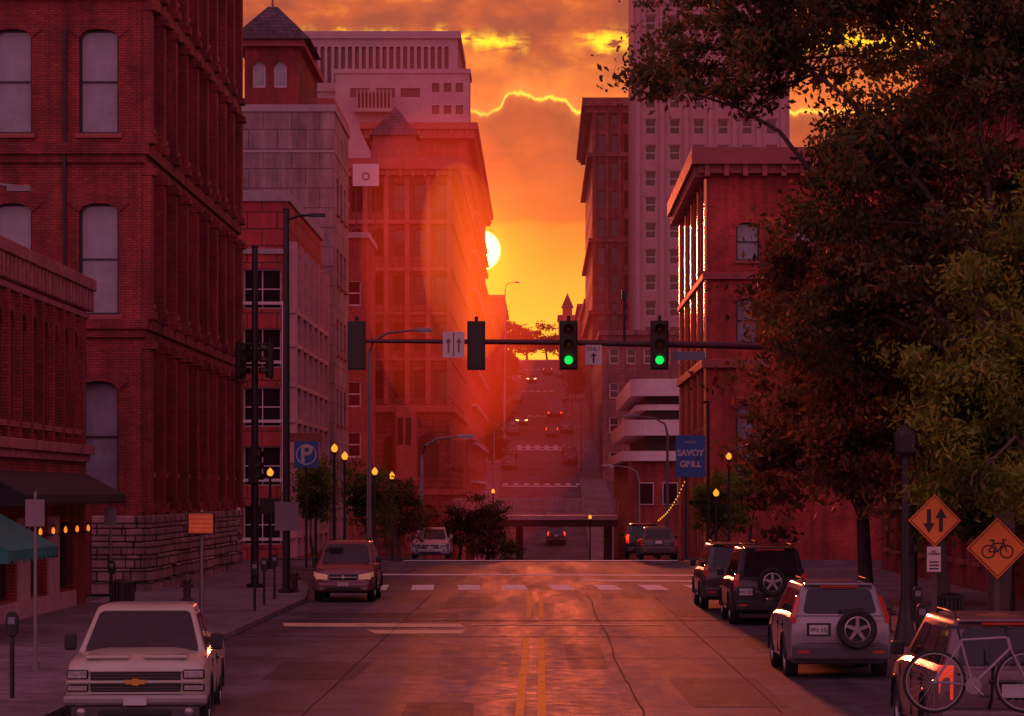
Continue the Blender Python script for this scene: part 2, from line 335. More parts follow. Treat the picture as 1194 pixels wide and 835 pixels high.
def building(name,label,x0,x1,y0,y1,z0,z1,wall,front=(),side=(),street=1,cornices=(),trim=STONE,depth=.25,brackets=0,group='buildings lining the street',hood=None,para=.4):
    root=thing(name,label,'building',(x0,y0,z0),group=group); w,d,h=x1-x0,y1-y0,z1-z0
    fr=[(o[0],o[1],o[2]-z0,o[3]-z0,*o[4:]) for o in front]; sd=[(o[0],o[1],o[2]-z0,o[3]-z0,*o[4:]) for o in side]
    mb=MB(); facade(mb,(0,0,0),0,w,h,fr,depth)
    if street>0: facade(mb,(w,0,0),90,d,h,sd,depth); mb.quad((0,0,0),(0,d,0),(0,d,h),(0,0,h))
    else: facade(mb,(0,d,0),-90,d,h,sd,depth); mb.quad((w,0,0),(w,d,0),(w,d,h),(w,0,h))
    mb.quad((0,d,0),(w,d,0),(w,d,h),(0,d,h)); mb.obj('wall',[wall,hood or wall],root,fix=False)
    mb=MB(); mb.box(.02,w-.02,.02,d-.02,h-para-.2,h-para); mb.obj('roof',ROOF,root)
    if cornices:
        mb=MB()
        for a,b_,p in cornices:
            a-=z0;b_-=z0; t=.25
            mb.box(-p,w+p,-p,t,a,b_); mb.box(-p,w+p,d-t,d+p,a,b_); mb.box(-p,t,t,d-t,a,b_); mb.box(w-t,w+p,t,d-t,a,b_)
        if brackets:
            a,b_,p=cornices[0]; a-=z0; n=int(w/brackets)
            for i in range(n+1): mb.box(i*w/n-.12,i*w/n+.12,-p*.8,.0,a-.55,a)
            n=int(d/brackets); xx=w if street>0 else 0
            for i in range(n+1): mb.box(*( (xx,xx+p*.8) if street>0 else (xx-p*.8,xx)),i*d/n-.12,i*d/n+.12,a-.55,a)
        mb.obj('cornice',trim,root,bevel=.02)
    for ops,O,deg in ((fr,(0,0,0),0),(sd,(w,0,0) if street>0 else (0,d,0),90 if street>0 else -90)):
        for o in ops:
            if not o[5]: continue
            p=Vector(O)+rotv((o[0],depth-.003,o[2]),deg)
            place(win_mesh(o[1]-o[0],o[3]-o[2],o[5]),'window',root,p,(0,0,math.radians(deg)))
    return root
# B big brick block
d=85.6; x0=-24.; DB=26.4
fr=[]
for c in (-13.29,-15.9,-18.5,-21.1):
    for a,b in ((13.9,17.05),(8.45,11.8),(3.1,6.45),(19.2,22)):
        fr.append((c-.6-x0,c+.6-x0,a,b,.28,S_SASH,.32))
sd=[]
for i in range(9):
    u=1.25+i*2.9
    for a,b in ((14.3,17.3),(8.9,12.4),(3.7,7.3),(19.2,22)): sd.append((u,u+1.15,a,b,.55,S_DARK,.2))
Bd=building('brick_building','tall dark red brick building with arched sash windows',x0,-12,d,d+DB,0,24,RED,fr,sd,1,[(23.2,24,.5),(17.95,18.3,.22),(13.25,13.6,.22),(13.0,13.25,.12),(8.0,8.3,.22),(7.75,8.0,.12)],RED2,.28,hood=RED2)
for i in range(10):
    mb=MB(); u=i*2.87+.03
    if u+.5>DB: u=DB-.55
    for a,b in ((2.5,7.75),(8.3,13.0),(13.6,17.95),(18.3,23.2)):
        mb.box(12.0,12.3,u,u+.5,a,b); mb.box(12.0,12.43,u-.04,u+.54,b-.35,b-.12); mb.box(12.0,12.40,u-.03,u+.53,a,a+.25)
    mb.obj('pilaster',RED2,Bd,bevel=.02)
mb=MB()
for r in range(6):
    y=0
    while y<DB-.2:
        l=R.uniform(.5,1.3); pz=.38+R.uniform(0,.14); mb.box(11.9,12+pz-.2,y+.02,min(y+l,DB-.05),r*.4+.02,r*.4+.395); y+=l
    x=10.5
    while x<12.0: l=R.uniform(.4,.8); mb.box(x+.02,min(x+l,12.1),-.16-R.uniform(0,.08),.1,r*.4+.02,r*.4+.395); x+=l
mb.obj('stone_base',BASE,Bd,bevel=.05)
mb=MB(); mb.tube([(9.7,-.12,1),(9.7,-.12,17)],.06,8); mb.obj('drainpipe',BLK,Bd)
# A low shop building
sd=[]
for i in range(14):
    u=.5+i*1.5; sd.append((u,u+.8,4.75,7.3,.4,S_DARK,.15))
for i in range(5): sd.append((1.5+i*4.1,3.8+i*4.1,.6,2.35,0,(2,1,DKF,GLS,.08,False)))
A=building('shop_building','low two storey brick shop with corbelled cornice and awnings',-24,-12.2,54,76.4,0,8.8,RED2,[],sd,1,[(8.5,8.8,.25),(8.2,8.5,.14),(7.75,7.9,.08),(4.1,4.35,.2),(3.9,4.1,.1)],mat('weathered_cornice',(.40,.13,.15),.8,var=.55,scale=2,bump=.02),.25,.5)
AX=11.8
for i in range(15):
    mb=MB(); mb.box(AX,AX+.12,i*1.5+.1,i*1.5+.34,4.4,7.75); mb.obj('pilaster',RED,A)
PCL=mat('pale_render',(.55,.30,.33),.8,var=.3)
for i in range(5):
    mb=MB(); u=.0+i*4.1; mb.box(AX,AX+.06,u,u+1.45,.0,2.5); mb.box(AX,AX+.05,u+1.45,min(u+4.1,22.3),0,.55); mb.obj('shopfront_panel',PCL,A)
def awning(parent,y0,y1,x,z,proj,drop,m,nm):
    mb=MB(); P=[(x,z),(x+proj,z-drop),(x+proj,z-drop-.25)]
    n=int((y1-y0)/.25)
    for i in range(n):
        a=y0+(y1-y0)*i/n;b=y0+(y1-y0)*(i+1)/n; dz=.05*(i%2)
        mb.quad((P[0][0],a,P[0][1]),(P[0][0],b,P[0][1]),(P[1][0],b,P[1][1]),(P[1][0],a,P[1][1]))
        mb.quad((P[1][0],a,P[1][1]),(P[1][0],b,P[1][1]),(P[2][0],b,P[2][1]+dz),(P[2][0],a,P[2][1]+dz))
    for a in (y0,y1): mb.add([(x,a,z),(x+proj,a,z-drop),(x+proj,a,z-drop-.25),(x,a,z-drop-.25)],[(0,1,2,3)])
    return mb.obj(nm,m,parent,fix=False)
awning(A,7.5,22.2,AX+.02,3.6,1.05,.55,mat('black_canvas',(.03,.022,.028),.8,var=.4),'awning')
awning(A,1.5,7.2,AX+.02,2.95,1.8,1.0,mat('green_canvas',(.015,.2,.17),.7,var=.3),'awning')
AMB=mat('amber_lantern',(.5,.2,.05),.4,var=0,emit=(1,.25,.02),es=1.1)
for i in range(7):
    mb=MB(); mb.lathe([(0,-.08),(.04,-.05),(.045,.02),(.025,.07),(0,.1)],'z',10,m=0); mb.box(-.2,0,-.015,.015,-.13,-.08,1); mb.lathe([(0,.18),(.07,.11),(.03,.10)],'z',8,m=1)
    mb.obj('wall_lantern',[AMB,BLK],A,(AX+.25,10.4+i*1.8,2.15))
mb=MB(); mb.tube([(AX,8,8.8),(AX+.1,8,9.5),(AX+.4,8,9.8),(AX+.8,8,9.75)],.05,8); mb.box(AX+.6,AX+1.1,7.85,8.15,9.65,9.78); mb.obj('roof_floodlight',STEEL,A)
# C1
PANEL=brick('red_facade_panels',(.50,.055,.055),(.45,.045,.05),(.12,.03,.03),1.4,.8,.03,.3)
fr=[(11.7+i*2.1,13.5+i*2.1,a,a+1.9,0,(2,2,WHT,GLS,.07,False)) for i in range(3) for a in (.6,3.4,6.2,9.0,11.8)]
sd=[(.6+i*3.4,3.5+i*3.4,a,a+1.5,0,(3,1,WHT,GLS,.08,False)) for i in range(6) for a in (1.2,3.2,4.9,6.8,8.5,10.4,12.1)]
C1=building('office_building','modern four storey office of red panels and white framed glass',-30,-12,135,156,-2,17.3,PANEL,fr,sd,1,[(16.9,17.4,.12),(14.4,14.65,.1)],GREY)
mb=MB()
for i in range(7): mb.box(18.0,18.45,.2+i*3.4-.12,.2+i*3.4+.12,2,17)
for z in (2.9,4.8,6.5,8.4,10.1,12.0,13.6): mb.box(18.0,18.4,0,21,z,z+.2)
mb.obj('white_grid',mat('weathered_pale_frame',(.55,.25,.28),.6,var=.25),C1,bevel=.01)
mb=MB()
for z in (2.8,5.6,8.4,11.2,14.0): mb.box(11.2,18.0,-.12,0,z,z+.14)
for x in (11.5,13.6,15.7,17.8): mb.box(x-.06,x+.06,-.1,-.002,2.94,14)
mb.obj('floor_band',WHT,C1)
C2=building('office_building','plain tan stone clad office with a glazed penthouse',-30,-11.6,160,172,-4,24.8,TAN,[],[(2+i*3,3.6+i*3,a,a+2,0,S_DARK) for i in range(3) for a in (3,7,11,15,19)],1,[(24.5,24.9,.1),(22.2,22.35,.05)],GREY)
mb=MB(); mb.box(10.6,15.2,-1.5,-.02,18.3,21.4,1)
for x in (10.6,11.75,12.9,14.05,15.2): mb.box(x-.09,x+.09,-1.62,-1.46,18.3,21.5)
for z in (18.2,21.4): mb.box(10.4,15.4,-1.64,-.03,z,z+.25)
mb.obj('glazed_penthouse',[WHT,GLB],C2)
T=building('turret_building','old dark building with pyramid tiled roof turret',-18.2,-14.9,175,190,0,30.9,RED2,[(.5+i*1.3,1.3+i*1.3,28.0,29.6,.4,(1,1,WHT,GLB,.1,False)) for i in range(2)],[],1,[(30.5,30.9,.4),(26.3,26.7,.25)],STONE)
mb=MB(); mb.add([(-.8,-.8,30.9),(4.1,-.8,30.9),(4.1,8,30.9),(-.8,8,30.9),(1.2,2.5,33.4),(1.8,2.5,33.4)],[(0,1,5,4),(1,2,5),(2,3,4,5),(3,0,4),(0,3,2,1)])
mb.obj('pyramid_roof',brick('slate_tiles',(.13,.07,.10),(.09,.05,.07),(.03,.02,.02),.4,.25,.02),T)
mb=MB(); mb.cyl((1.5,2.5,33.3),(1.5,2.5,35),.08,.02); mb.obj('finial',STONE,T)
T2=building('narrow_building','narrow dark brick block with small parapet',-14.8,-13.0,177,190,0,27.5,RED,[(.5,1.4,24,26,0,S_DARK)],[],1,[(27.2,27.6,.2)],STONE)
building('apartment_building','reddish apartment block with white framed bays',-14,-11.9,173,174.9,-4,20.8,RED3,[(.5,1.6,a,a+1.8,0,S_FAR) for a in (2,5.5,9,12.5,16)],[],1,[(20.5,20.9,.15)],GREY)
C3=building('apartment_building','reddish apartment block with white framed bays',-18,-12,197,207,-5,21,RED3,[(3.2+i*1.4,4.2+i*1.4,a,a+1.8,0,S_FAR) for i in range(2) for a in (2,5.5,9,12.5,16)],[],1,[(20.7,21.1,.15)],GREY)
mb=MB(); mb.box(3.6,5.9,9.0,9.1,23.6,25.9,1)
for x in (3.6,4.75,5.9): mb.box(x-.07,x+.07,8.9,8.99,23.6,25.9)
for z in (23.5,25.9): mb.box(3.5,6.0,8.88,9.12,z,z+.15)
mb.obj('roof_glazing',[WHT,GLS],C3)
mb=MB(); mb.box(4.4,6.3,9.2,9.35,30.3,31.9); mb.box(4.6,4.7,9.3,9.45,25.8,30.3,2); mb.box(6.0,6.1,9.3,9.45,25.8,30.3,2); mb.lathe([(.22,-.03),(.28,-.03),(.28,0),(.22,0)],'y',16,m=2,c=(5.35,9.2,31),closed=True); mb.obj('rooftop_panel',[WHT,GREY,BLK],C3)
# D
CARV=mat('carved_sandstone',(.38,.09,.08),.8,var=.4,bump=.03)
DKS=brick('dark_sandstone_blocks',(.30,.065,.06),(.22,.045,.045),(.08,.025,.025),1.0,.45,.03,.5)
fr=[(.9+i*1.55,1.9+i*1.55,a,a+2.1,r,S_DARK,.15) for i in range(5) for a,r in ((10,0),(13.5,0),(17,0),(20.5,.5),(23.8,.0))]
fr+=[(.8+i*2.5,2.4+i*2.5,a,a+3.2,.8,(2,2,DKF,GLS,.1,True),.25) for i in range(3) for a in (-1,4.2)]
sd=[(1.2+i*3,2.4+i*3,a,a+2.1,.3,S_DARK,.1) for i in range(14) for a in (3,8,13,18,23)]
D=building('stone_building','red sandstone romanesque building with arches and bay windows',-14.9,-6.65,210,255,-6,27.7,DKS,fr,sd[:60],1,[(26.9,27.7,.7),(26.5,26.9,.4),(22.9,23.2,.25),(19.4,19.7,.2),(16.2,16.4,.15),(12.8,13.0,.15),(9.0,9.5,.35),(2.9,3.3,.25)],CARV,.5,.9)
for i in range(2):
    mb=MB(); mb.loft([[(x+1.8+i*3.1,y,z) for x,y in ((-.9,0),(-.6,-.8),(.6,-.8),(.9,0))] for z in (9.6,15.4)])
    for x in (-.3,.3): mb.box(1.8+i*3.1+x-.2,1.8+i*3.1+x+.2,-.83,-.8,12.6,14.6,1)
    mb.obj('bay_window',[CARV,GLS],D)
for i in range(6):
    mb=MB(); mb.box(.25+i*1.55,.6+i*1.55,-.22,0,15.6,32.4); mb.obj('pilaster',CARV,D)
mb=MB(); mb.box(2.2,5.4,6,9,33.3,36.2); mb.add([(1.9,5.7,36.2),(5.7,5.7,36.2),(5.7,9.3,36.2),(1.9,9.3,36.2),(3.8,7.5,38.6)],[(0,1,4),(1,2,4),(2,3,4),(3,0,4),(3,2,1,0)],1); mb.obj('roof_turret',[CARV,MC['slate_tiles']],D)
# E
fr=[(.8+i*1.7,1.8+i*1.7,a,a+2.0,0,S_DARK,0) for i in range(5) for a in [1+3.6*k for k in range(9)]]
sd=[(2+i*8,5.2+i*8,a,a+2.4,.3,S_FAR) for i in range(11) for a in [3+3.7*k for k in range(9)]]
E=building('hotel_building','tall red brick hotel with heavy projecting cornice',-15.5,-6.65,260,345,-4,36.8,RED3,fr,sd[:99],1,[(36.2,36.8,.95),(35.4,36.2,.6),(32,32.3,.3),(29.0,29.4,.35),(8,8.5,.4)],CARV,.5,1.4)
for k in range(8):
    mb=MB(); mb.box(8.85,9.4,14,80,8+k*3.7,8.25+k*3.7); mb.obj('balcony_band',GREY,E)
G=building('civic_building','large pale concrete modern tower with vertical fins on its crown',-33,-11.4,392,420,10,66.5,GREY,[(.8+i*.95,1.35+i*.95,59.5,64.5,0,S_PLAIN) for i in range(21)],[(1+i*2,2+i*2,59.5,64.5,0,S_PLAIN) for i in range(13)],1,[(65.6,66.6,.4),(58.3,58.8,.3)],GREY,.9)
G2=building('civic_building','lower pale concrete wing in front of the finned tower',-27.6,-9.6,383,391.5,10,60.0,GREY,[(2+i*3.4,4.6+i*3.4,56.3,57.5,0,S_PLAIN) for i in range(3)]+[(13+i*1.6,14+i*1.6,a,a+1.2,0,S_PLAIN) for i in range(3) for a in (48,51,54,57)],[],1,[(59.5,60.1,.2)],GREY,.4)
mb=MB()
for i in range(10): mb.box(3+i*.5,3.2+i*.5,-2.5,-.1,44.5,47)
mb.box(2.6,8.6,-2.6,-.1,44,44.5); mb.obj('roof_louvres',STEEL,G2)
# right side
fr=[(1.4+i*2.7,2.5+i*2.7,a,b,r,S_SASH,.2) for i in range(6) for a,b,r in ((14.1,15.9,.2),(10.2,12.3,.2),(3.9,7.3,.3))]
sd=[(1.2+i*3.0,2.3+i*3.0,a,b,r,(1,2,DKF,GLS,.1,True),.15) for i in range(8) for a,b,r in ((14.1,16.2,.3),(10.2,12.8,.3),(6.2,8.8,.3),(1,4,.3))]
R1=building('brick_building','red brick corner building with bracketed cornice and quoins',7.9,26,135,159.5,-3,19.4,brick('bright_red_brick',(.64,.062,.05),(.52,.045,.04),(.28,.075,.07),.3,.1),fr,sd,-1,[(18.6,19.4,.75),(18.2,18.6,.4),(13.2,13.5,.2),(9.0,9.4,.25)],mat('brown_cornice',(.36,.08,.08),.6,var=.25),.28,.9)
GLINT=mat('sun_glint_metal',(.95,.42,.2),.22,.9,var=.15,scale=4)  # bright metal added to mirror the sunset as sunlit pilaster edges
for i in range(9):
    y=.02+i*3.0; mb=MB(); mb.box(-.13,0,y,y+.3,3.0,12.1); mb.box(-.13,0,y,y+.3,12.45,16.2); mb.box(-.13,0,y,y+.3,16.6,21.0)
    mb.obj('quoin_glint_strip',GLINT if i%2==0 else STONE,R1,bevel=.03)
R0=building('brick_building','dark brick building behind the street trees',13.2,30,62,110,0,17,RED2,[],[(1.5+i*3.2,2.7+i*3.2,a,a+2.2,.3,S_DARK,.15) for i in range(14) for a in (1,5,9,13)],-1,[(16.2,17,.4)],STONE)
R1b=thing('parking_garage','white concrete parking garage with rounded deck bands','building',(5.9,200,-6),group='buildings lining the street')
mb=MB(); mb.box(.3,16,.3,40,0,11.3); mb.obj('wall',RED3,R1b)
WCON=mat('white_concrete',(.78,.64,.67),.7,var=.15)
for z0_,z1_,of in ((15.9,17.1,.5),(14.9,15.3,.9),(13.1,14.2,.1),(11.3,12.0,-.15)):
    mb=MB(); poly=[]
    for k in range(9):
        a=math.pi+ k/8*math.pi/2; poly.append((of+1.6+1.6*math.cos(a),of+1.6+1.6*math.sin(a)))
    poly+=[(16,of),(16,40),(of,40)]; n=len(poly)
    mb.add([(x,y,z0_) for x,y in poly]+[(x,y,z1_) for x,y in poly],[tuple(range(n)),tuple(range(n,2*n))]+[(i,(i+1)%n,n+(i+1)%n,n+i) for i in range(n)]); mb.obj('deck_band',WCON,R1b)
mb=MB(); mb.box(1.6,15.9,1.6,39,11.3,16.9); mb.obj('deck_shade_block',PLA,R1b)  # solid dark block painting the shade inside the open parking decks
for k in range(4):
    mb=MB(); mb.box(0,1.1,0,.1,0,1.6,0); mb.box(.08,1.02,-.03,.0,.08,1.52,1); mb.obj('window',[WHT,GLS],R1b,(1.0+k*1.7,.2,8.2))
R4=building('stone_building','mid rise pink stone building on the rising street',7.2,20,330,410,0,21.8,PINK,[(.8+i*2,1.9+i*2,a,a+1.8,0,S_FAR) for i in range(5) for a in (6,10,14,18)],[(2+i*6,4+i*6,a,a+1.8,0,S_FAR) for i in range(12) for a in (8,12,16)],-1,[(21.3,21.9,.4)],PINK)
fr=[(.8+i*1.9,1.9+i*1.9,24+k*4.1,26.6+k*4.1,.3 if k%3==2 else 0,S_DARK) for i in range(3) for k in range(9)]
sd=[(3+i*8,6+i*8,24+k*4.1,26.4+k*4.1,.3,S_DARK) for i in range(8) for k in range(9)]
R3=building('stone_building','tall ornate pink stone tower with heavy cornice and stacked bays',7.6,13.4,415,480,5,60.5,PINK,fr,sd,-1,[(59.3,60.5,1.5),(58.4,59.3,.8),(52,52.6,.8),(39.6,40.1,.6),(29,29.6,.6)],PINK,.6,1.5)
for i in range(4):
    mb=MB()
    for a,b in ((29.6,39.6),(40.1,52),(52.6,58.4)): mb.box(.05+i*1.85,.5+i*1.85,-.45,0,a-5,b-5)
    mb.obj('pilaster',PINK,R3)
fr=[(1.6+i*3.3,3.1+i*3.3,20+k*3.55,22.1+k*3.55,0,S_FAR) for i in range(6) for k in range(16)]
R2=building('office_tower','tall plain pinkish grey stone office tower with regular windows',12.7,34,388,410,5,84,mat('pinkish_limestone',(.38,.21,.24),.8,var=.15,bump=.02),fr,[],-1,[(83,84,.4)],GREY,.6)
for i in range(7):
    mb=MB(); mb.box(.3+i*3.3,.9+i*3.3,-.4,0,8,79); mb.obj('pilaster',MC['pinkish_limestone'],R2)
for (a,b,c,dd,zt,mt) in ((-20,-7.3,400,470,27,RED3),(-20,-7.3,472,530,33,PINK),(-20,-7.0,532,600,40,RED3),(7.8,20,484,540,36,RED3),(7.4,20,542,606,39,PINK)):
    building('row_building','low old city building on the far hill',a,b,c,dd,zs(c)-3,zt,mt,[],[(2+i*7,4.5+i*7,zs(dd)+2+k*4,zs(dd)+4+k*4,0,S_FAR) for i in range(int((dd-c)/7)-1) for k in range(max(1,int((zt-zs(dd)-3)/4)))],1 if b<0 else -1,[(zt-.6,zt,.4)],STONE)
P1=building('church_building','small turreted stone building at the hilltop',4.2,9.8,640,660,30,43,STONE,[(1+i*1.6,1.8+i*1.6,36,39,.4,S_FAR) for i in range(3)],[],-1,[(42.5,43,.3)],STONE)
mb=MB(); mb.box(.8,3.0,-.5,1.6,0,14.6); mb.add([(.5,-.8,14.6),(3.3,-.8,14.6),(3.3,1.9,14.6),(.5,1.9,14.6),(1.9,.5,18)],[(0,1,4),(1,2,4),(2,3,4),(3,0,4),(3,2,1,0)],1); mb.obj('spire',[STONE,MC['slate_tiles']],P1)
# bridge
BR=thing('footbridge','pale railed overpass bridge crossing above the dipping street','bridge',(0,214,-.35))
PB=mat('pale_bridge_paint',(.55,.33,.36),.5,var=.2); DG=mat('bridge_underside_shade',(.06,.025,.03),.7,var=.2)  # girders and piers coloured dark to paint the shade under the deck
mb=MB(); mb.box(-6.6,5.85,-.14,10.14,1.35,1.7); mb.obj('deck',PB,BR,bevel=.03)
mb=MB()
for y in (0,2.5,5,7.5,9.6): mb.box(-6.6,5.85,y,y+.4,.85,1.35)
mb.obj('girder',DG,BR)
for yy in (-.05,10.05):
    mb=MB(); mb.box(-6.6,5.85,yy-.05,yy+.05,2.85,2.98); mb.box(-6.6,5.85,yy-.03,yy+.03,2.3,2.36); mb.box(-6.6,5.85,yy-.04,yy+.04,1.74,1.82)
    n=60
    for i in range(n+1):
        x=-6.6+12.45*i/n; t=.07 if i%6==0 else .022; mb.box(x-t,x+t,yy-.04,yy+.04,1.82,2.85)
    mb.obj('railing',PB,BR)
for x in (-5.4,-1.6,5.2):
    mb=MB(); mb.box(x-.25,x+.25,1.5,8.5,-6,.85); mb.obj('pier',DG,BR,bevel=.04)
# ------------------------------------------------------------ trees
def tree(name,label,root_loc,tr,blobs,ncl,nlv,ls,lm,seed,group='street trees',fork=2.4,clump=.55,nar=.24):
    rg=np.random.default_rng(seed); rx,ry,rz=root_loc
    root=thing(name,label,'tree',root_loc,group=group)
    BK=mat('rough_bark',(.08,.05,.045),.9,var=.35,scale=6,bump=.03)
    mb=MB(); lean=rg.normal(0,.15,2)
    fk=Vector((lean[0],lean[1],fork)); mb.tube([(0,0,-.1),(0,0,.25),(lean[0]*.5,lean[1]*.5,fork*.55),fk],[tr*1.6,tr*1.1,tr*.95,tr*.85],10)
    vol=np.array([b[3]*b[4]*b[5] for b in blobs])**.75; vol=vol/vol.sum(); cl=[]
    for bi,b in enumerate(blobs):
        c=Vector((b[0]-rx,b[1]-ry,b[2]-rz)); j=lambda s: Vector(rg.normal(0,s,3))
        L=(c-fk).length; m1=fk.lerp(c,.3)+j(.06*L)+Vector((0,0,.16*L)); m2=fk.lerp(c,.65)+j(.06*L)+Vector((0,0,.14*L))
        if L<1.5: m1=fk.lerp(c,.3); m2=fk.lerp(c,.65)
        mb.tube([fk,m1,m2,c],[tr*.5,tr*.3,tr*.2,tr*.1],7)
        for k in range(int(ncl*vol[bi])):
            u=rg.normal(0,1,3); u/=np.linalg.norm(u); r=rg.random()**.45*(1.0+.25*rg.normal())
            p=Vector((c.x+u[0]*b[3]*r,c.y+u[1]*b[4]*r,c.z+u[2]*b[5]*r)); cl.append(p)
            if k%2==0:
                st=c.lerp(m2,rg.random()*.6); q=st.lerp(p,.5)+j(.15)
                mb.tube([st,q,p],[tr*.1+.008,tr*.06+.006,.006],4,cap=False)
    mb.obj('trunk',BK,root,smooth=50,fix=False)
    cl=np.array([tuple(c) for c in cl]); per=nlv//len(cl); N=per*len(cl)
    C=np.repeat(cl,per,0); szs=np.repeat(clump*(.45+rg.random(len(cl))*1.1),per)
    off=rg.normal(0,1,(N,3))*szs[:,None]*np.array([.66,.66,.34]); off[:,2]-=.25*szs*rg.random(N)
    P=C+off; a=rg.normal(0,1,(N,3)); a[:,2]-=.6; a/=np.linalg.norm(a,axis=1)[:,None]
    b2=rg.normal(0,1,(N,3)); bb=np.cross(a,b2); bb/=np.linalg.norm(bb,axis=1)[:,None]
    l=ls*(.6+.8*rg.random(N))[:,None]; w=l*nar
    V=np.stack([P-a*l*.5,P+bb*w,P+a*l*.5,P-bb*w],1).reshape(-1,3)
    me=bpy.data.meshes.new('crown'); me.vertices.add(4*N); me.loops.add(4*N); me.polygons.add(N)
    me.vertices.foreach_set('co',V.ravel()); me.loops.foreach_set('vertex_index',np.arange(4*N,dtype=np.int32))
    me.polygons.foreach_set('loop_start',np.arange(0,4*N,4,dtype=np.int32)); me.polygons.foreach_set('loop_total',np.full(N,4,dtype=np.int32))
    me.materials.append(lm); me.update(calc_edges=True); place(me,'crown',root); return root
LG=leafmat('green_leaves',(.10,.12,.02),(.14,.15,.025),(.22,.12,.02))
LO=leafmat('olive_leaves',(.12,.16,.02),(.17,.20,.025),(.26,.17,.03))
LR=leafmat('rusty_leaves',(.10,.08,.03),(.18,.08,.03),(.34,.10,.03))
LD=leafmat('dark_leaves',(.06,.085,.025),(.10,.085,.025),(.26,.10,.03))
tree('ash_tree','tall dark spreading street tree with hanging autumn foliage',(9.3,58,0),.22,[(4.6,58,12.3,2.3,2.2,1.4),(2.9,58,11.6,1.3,1,.8),(3.6,58,13.2,1.4,1.2,.8),(6.4,58,13.8,2.6,2.5,1.6),(9.5,58,12.6,3.6,3,3.2),(6.8,58,10.2,1.7,1.8,1.2),(5.8,58,8.6,1.1,1.2,.7),(8.6,58.5,8.4,3.1,2.8,2.2),(12,58,9.5,2.4,2.6,4),(6.2,60,6.8,1.3,1.5,1.3)],1250,96000,.155,LD,3,fork=5.2,clump=.36)
tree('oak_tree','broad reddish brown street tree over parked cars',(8.6,75,0),.2,[(8.2,75,5.2,2.8,2.6,2.4),(7.2,75,8.0,1.8,2.2,2.0),(10.5,75,8.0,2.8,2.6,3.0),(9.4,74,4.0,3.0,2.4,1.6),(6.3,75,4.2,1.0,1.2,1.2)],520,46000,.21,LR,5,clump=.44)
tree('elm_tree','reddish low street tree hiding the signal mast pole',(8.9,62.5,0),.17,[(6.7,62,6.0,1.3,1.5,1.6),(8.0,62,4.5,1.8,1.6,1.5),(6.7,62.5,4.2,.8,1,.9),(9.4,62,6.4,2.0,1.8,1.7)],480,46000,.155,LR,15,clump=.34,fork=2.6)
tree('linden_tree','green feathery tree hanging over orange diamond signs',(9.4,47,0),.13,[(8.6,47,5.6,1.7,1.6,1.6),(7.0,47,5.0,1.0,1.2,.7),(6.9,47,3.9,.9,1.1,.5),(8.2,47,3.5,1.6,1.4,.7),(8.7,47,7.4,1.2,1.2,1.0),(6.6,47,3.1,.5,.7,.3),(7.3,47,6.6,.8,.8,.4),(7.8,47,4.4,1.2,1.2,.7),(6.5,42.3,3.35,.9,.35,.22),(7.3,42.3,3.1,.7,.35,.35)],500,52000,.135,LO,8,clump=.30,nar=.17)
tree('maple_tree','olive maple with dense low branches',(10.8,66,0),.2,[(10.8,66,5.6,3.0,2.4,2.4),(10.4,66,3.2,2.2,1.9,1.1)],230,24000,.22,LG,21)
sm=[('small_tree','small green tree beside glowing globe lamps',(-7.6,121,0),.09,[(-7.6,121,3.3,1.0,1,1.2),(-7.0,121,2.4,1.0,1,.9)],LG),
('small_tree','small bushy tree at the junction corner',(-6.4,129,0),.09,[(-6.4,129,2.7,1.1,1.1,1.4),(-5.7,129,1.8,.8,.9,.8)],LR),
('small_tree','rusty bushy tree on the planted kerb',(-4.3,150,-.8),.1,[(-4.4,150,1.6,1.3,1.2,1.5),(-3.2,150,1.6,1.1,1.2,1.6)],LR),
('small_tree','rusty bushy tree leaning toward the road',(-3.0,158,-1.5),.1,[(-2.9,158,.9,1.3,1.2,2.0),(-1.9,158,-.2,.8,.8,1.3)],LG),
('small_tree','small green tree near the blue banner',(7.3,122,0),.09,[(7.4,122,2.9,1.0,1,1.5),(8.0,122,2.2,1.0,1,1.1)],LO),
('small_tree','yellowing tree by the brick corner building',(9.4,125,0),.09,[(9.4,125,3.2,1.2,1,1.7)],LG),
('small_tree','yellow green sapling beside signal pole',(-9.2,116,0),.08,[(-9.2,116,3.2,.8,.8,1.3)],LO)]
for i,(n,l,loc,tr,bl,lm) in enumerate(sm): tree(n,l,loc,tr,bl,70,7000,.15,lm,30+i,fork=1.2,clump=.33)
for i,(x,y,h) in enumerate(((-6.5,612,7),(-3,640,7),(1.5,650,8),(-9,640,11),(8,625,7),(12,640,8),(-5.9,400,5),(-5.8,455,6),(-5.8,515,6),(5.8,470,6),(5.9,530,6),(-5.9,350,5))):
    z=zs(y); tree('hilltop_tree' if y>600 else 'hillside_tree','dark leafy tree on the far hilltop' if y>600 else 'small tree beside the rising street',(x,y,z),.25 if y>600 else .12,[(x,y,z+h*.65,h*.4 if y>600 else h*.22,h*.4,h*.38),(x+(1.5 if y>600 else .2),y,z+h*.5,h*.2,h*.3,h*.3)],40,3000,.6,LD,60+i,'trees on the far hill',fork=2,clump=1 if y>600 else .6)
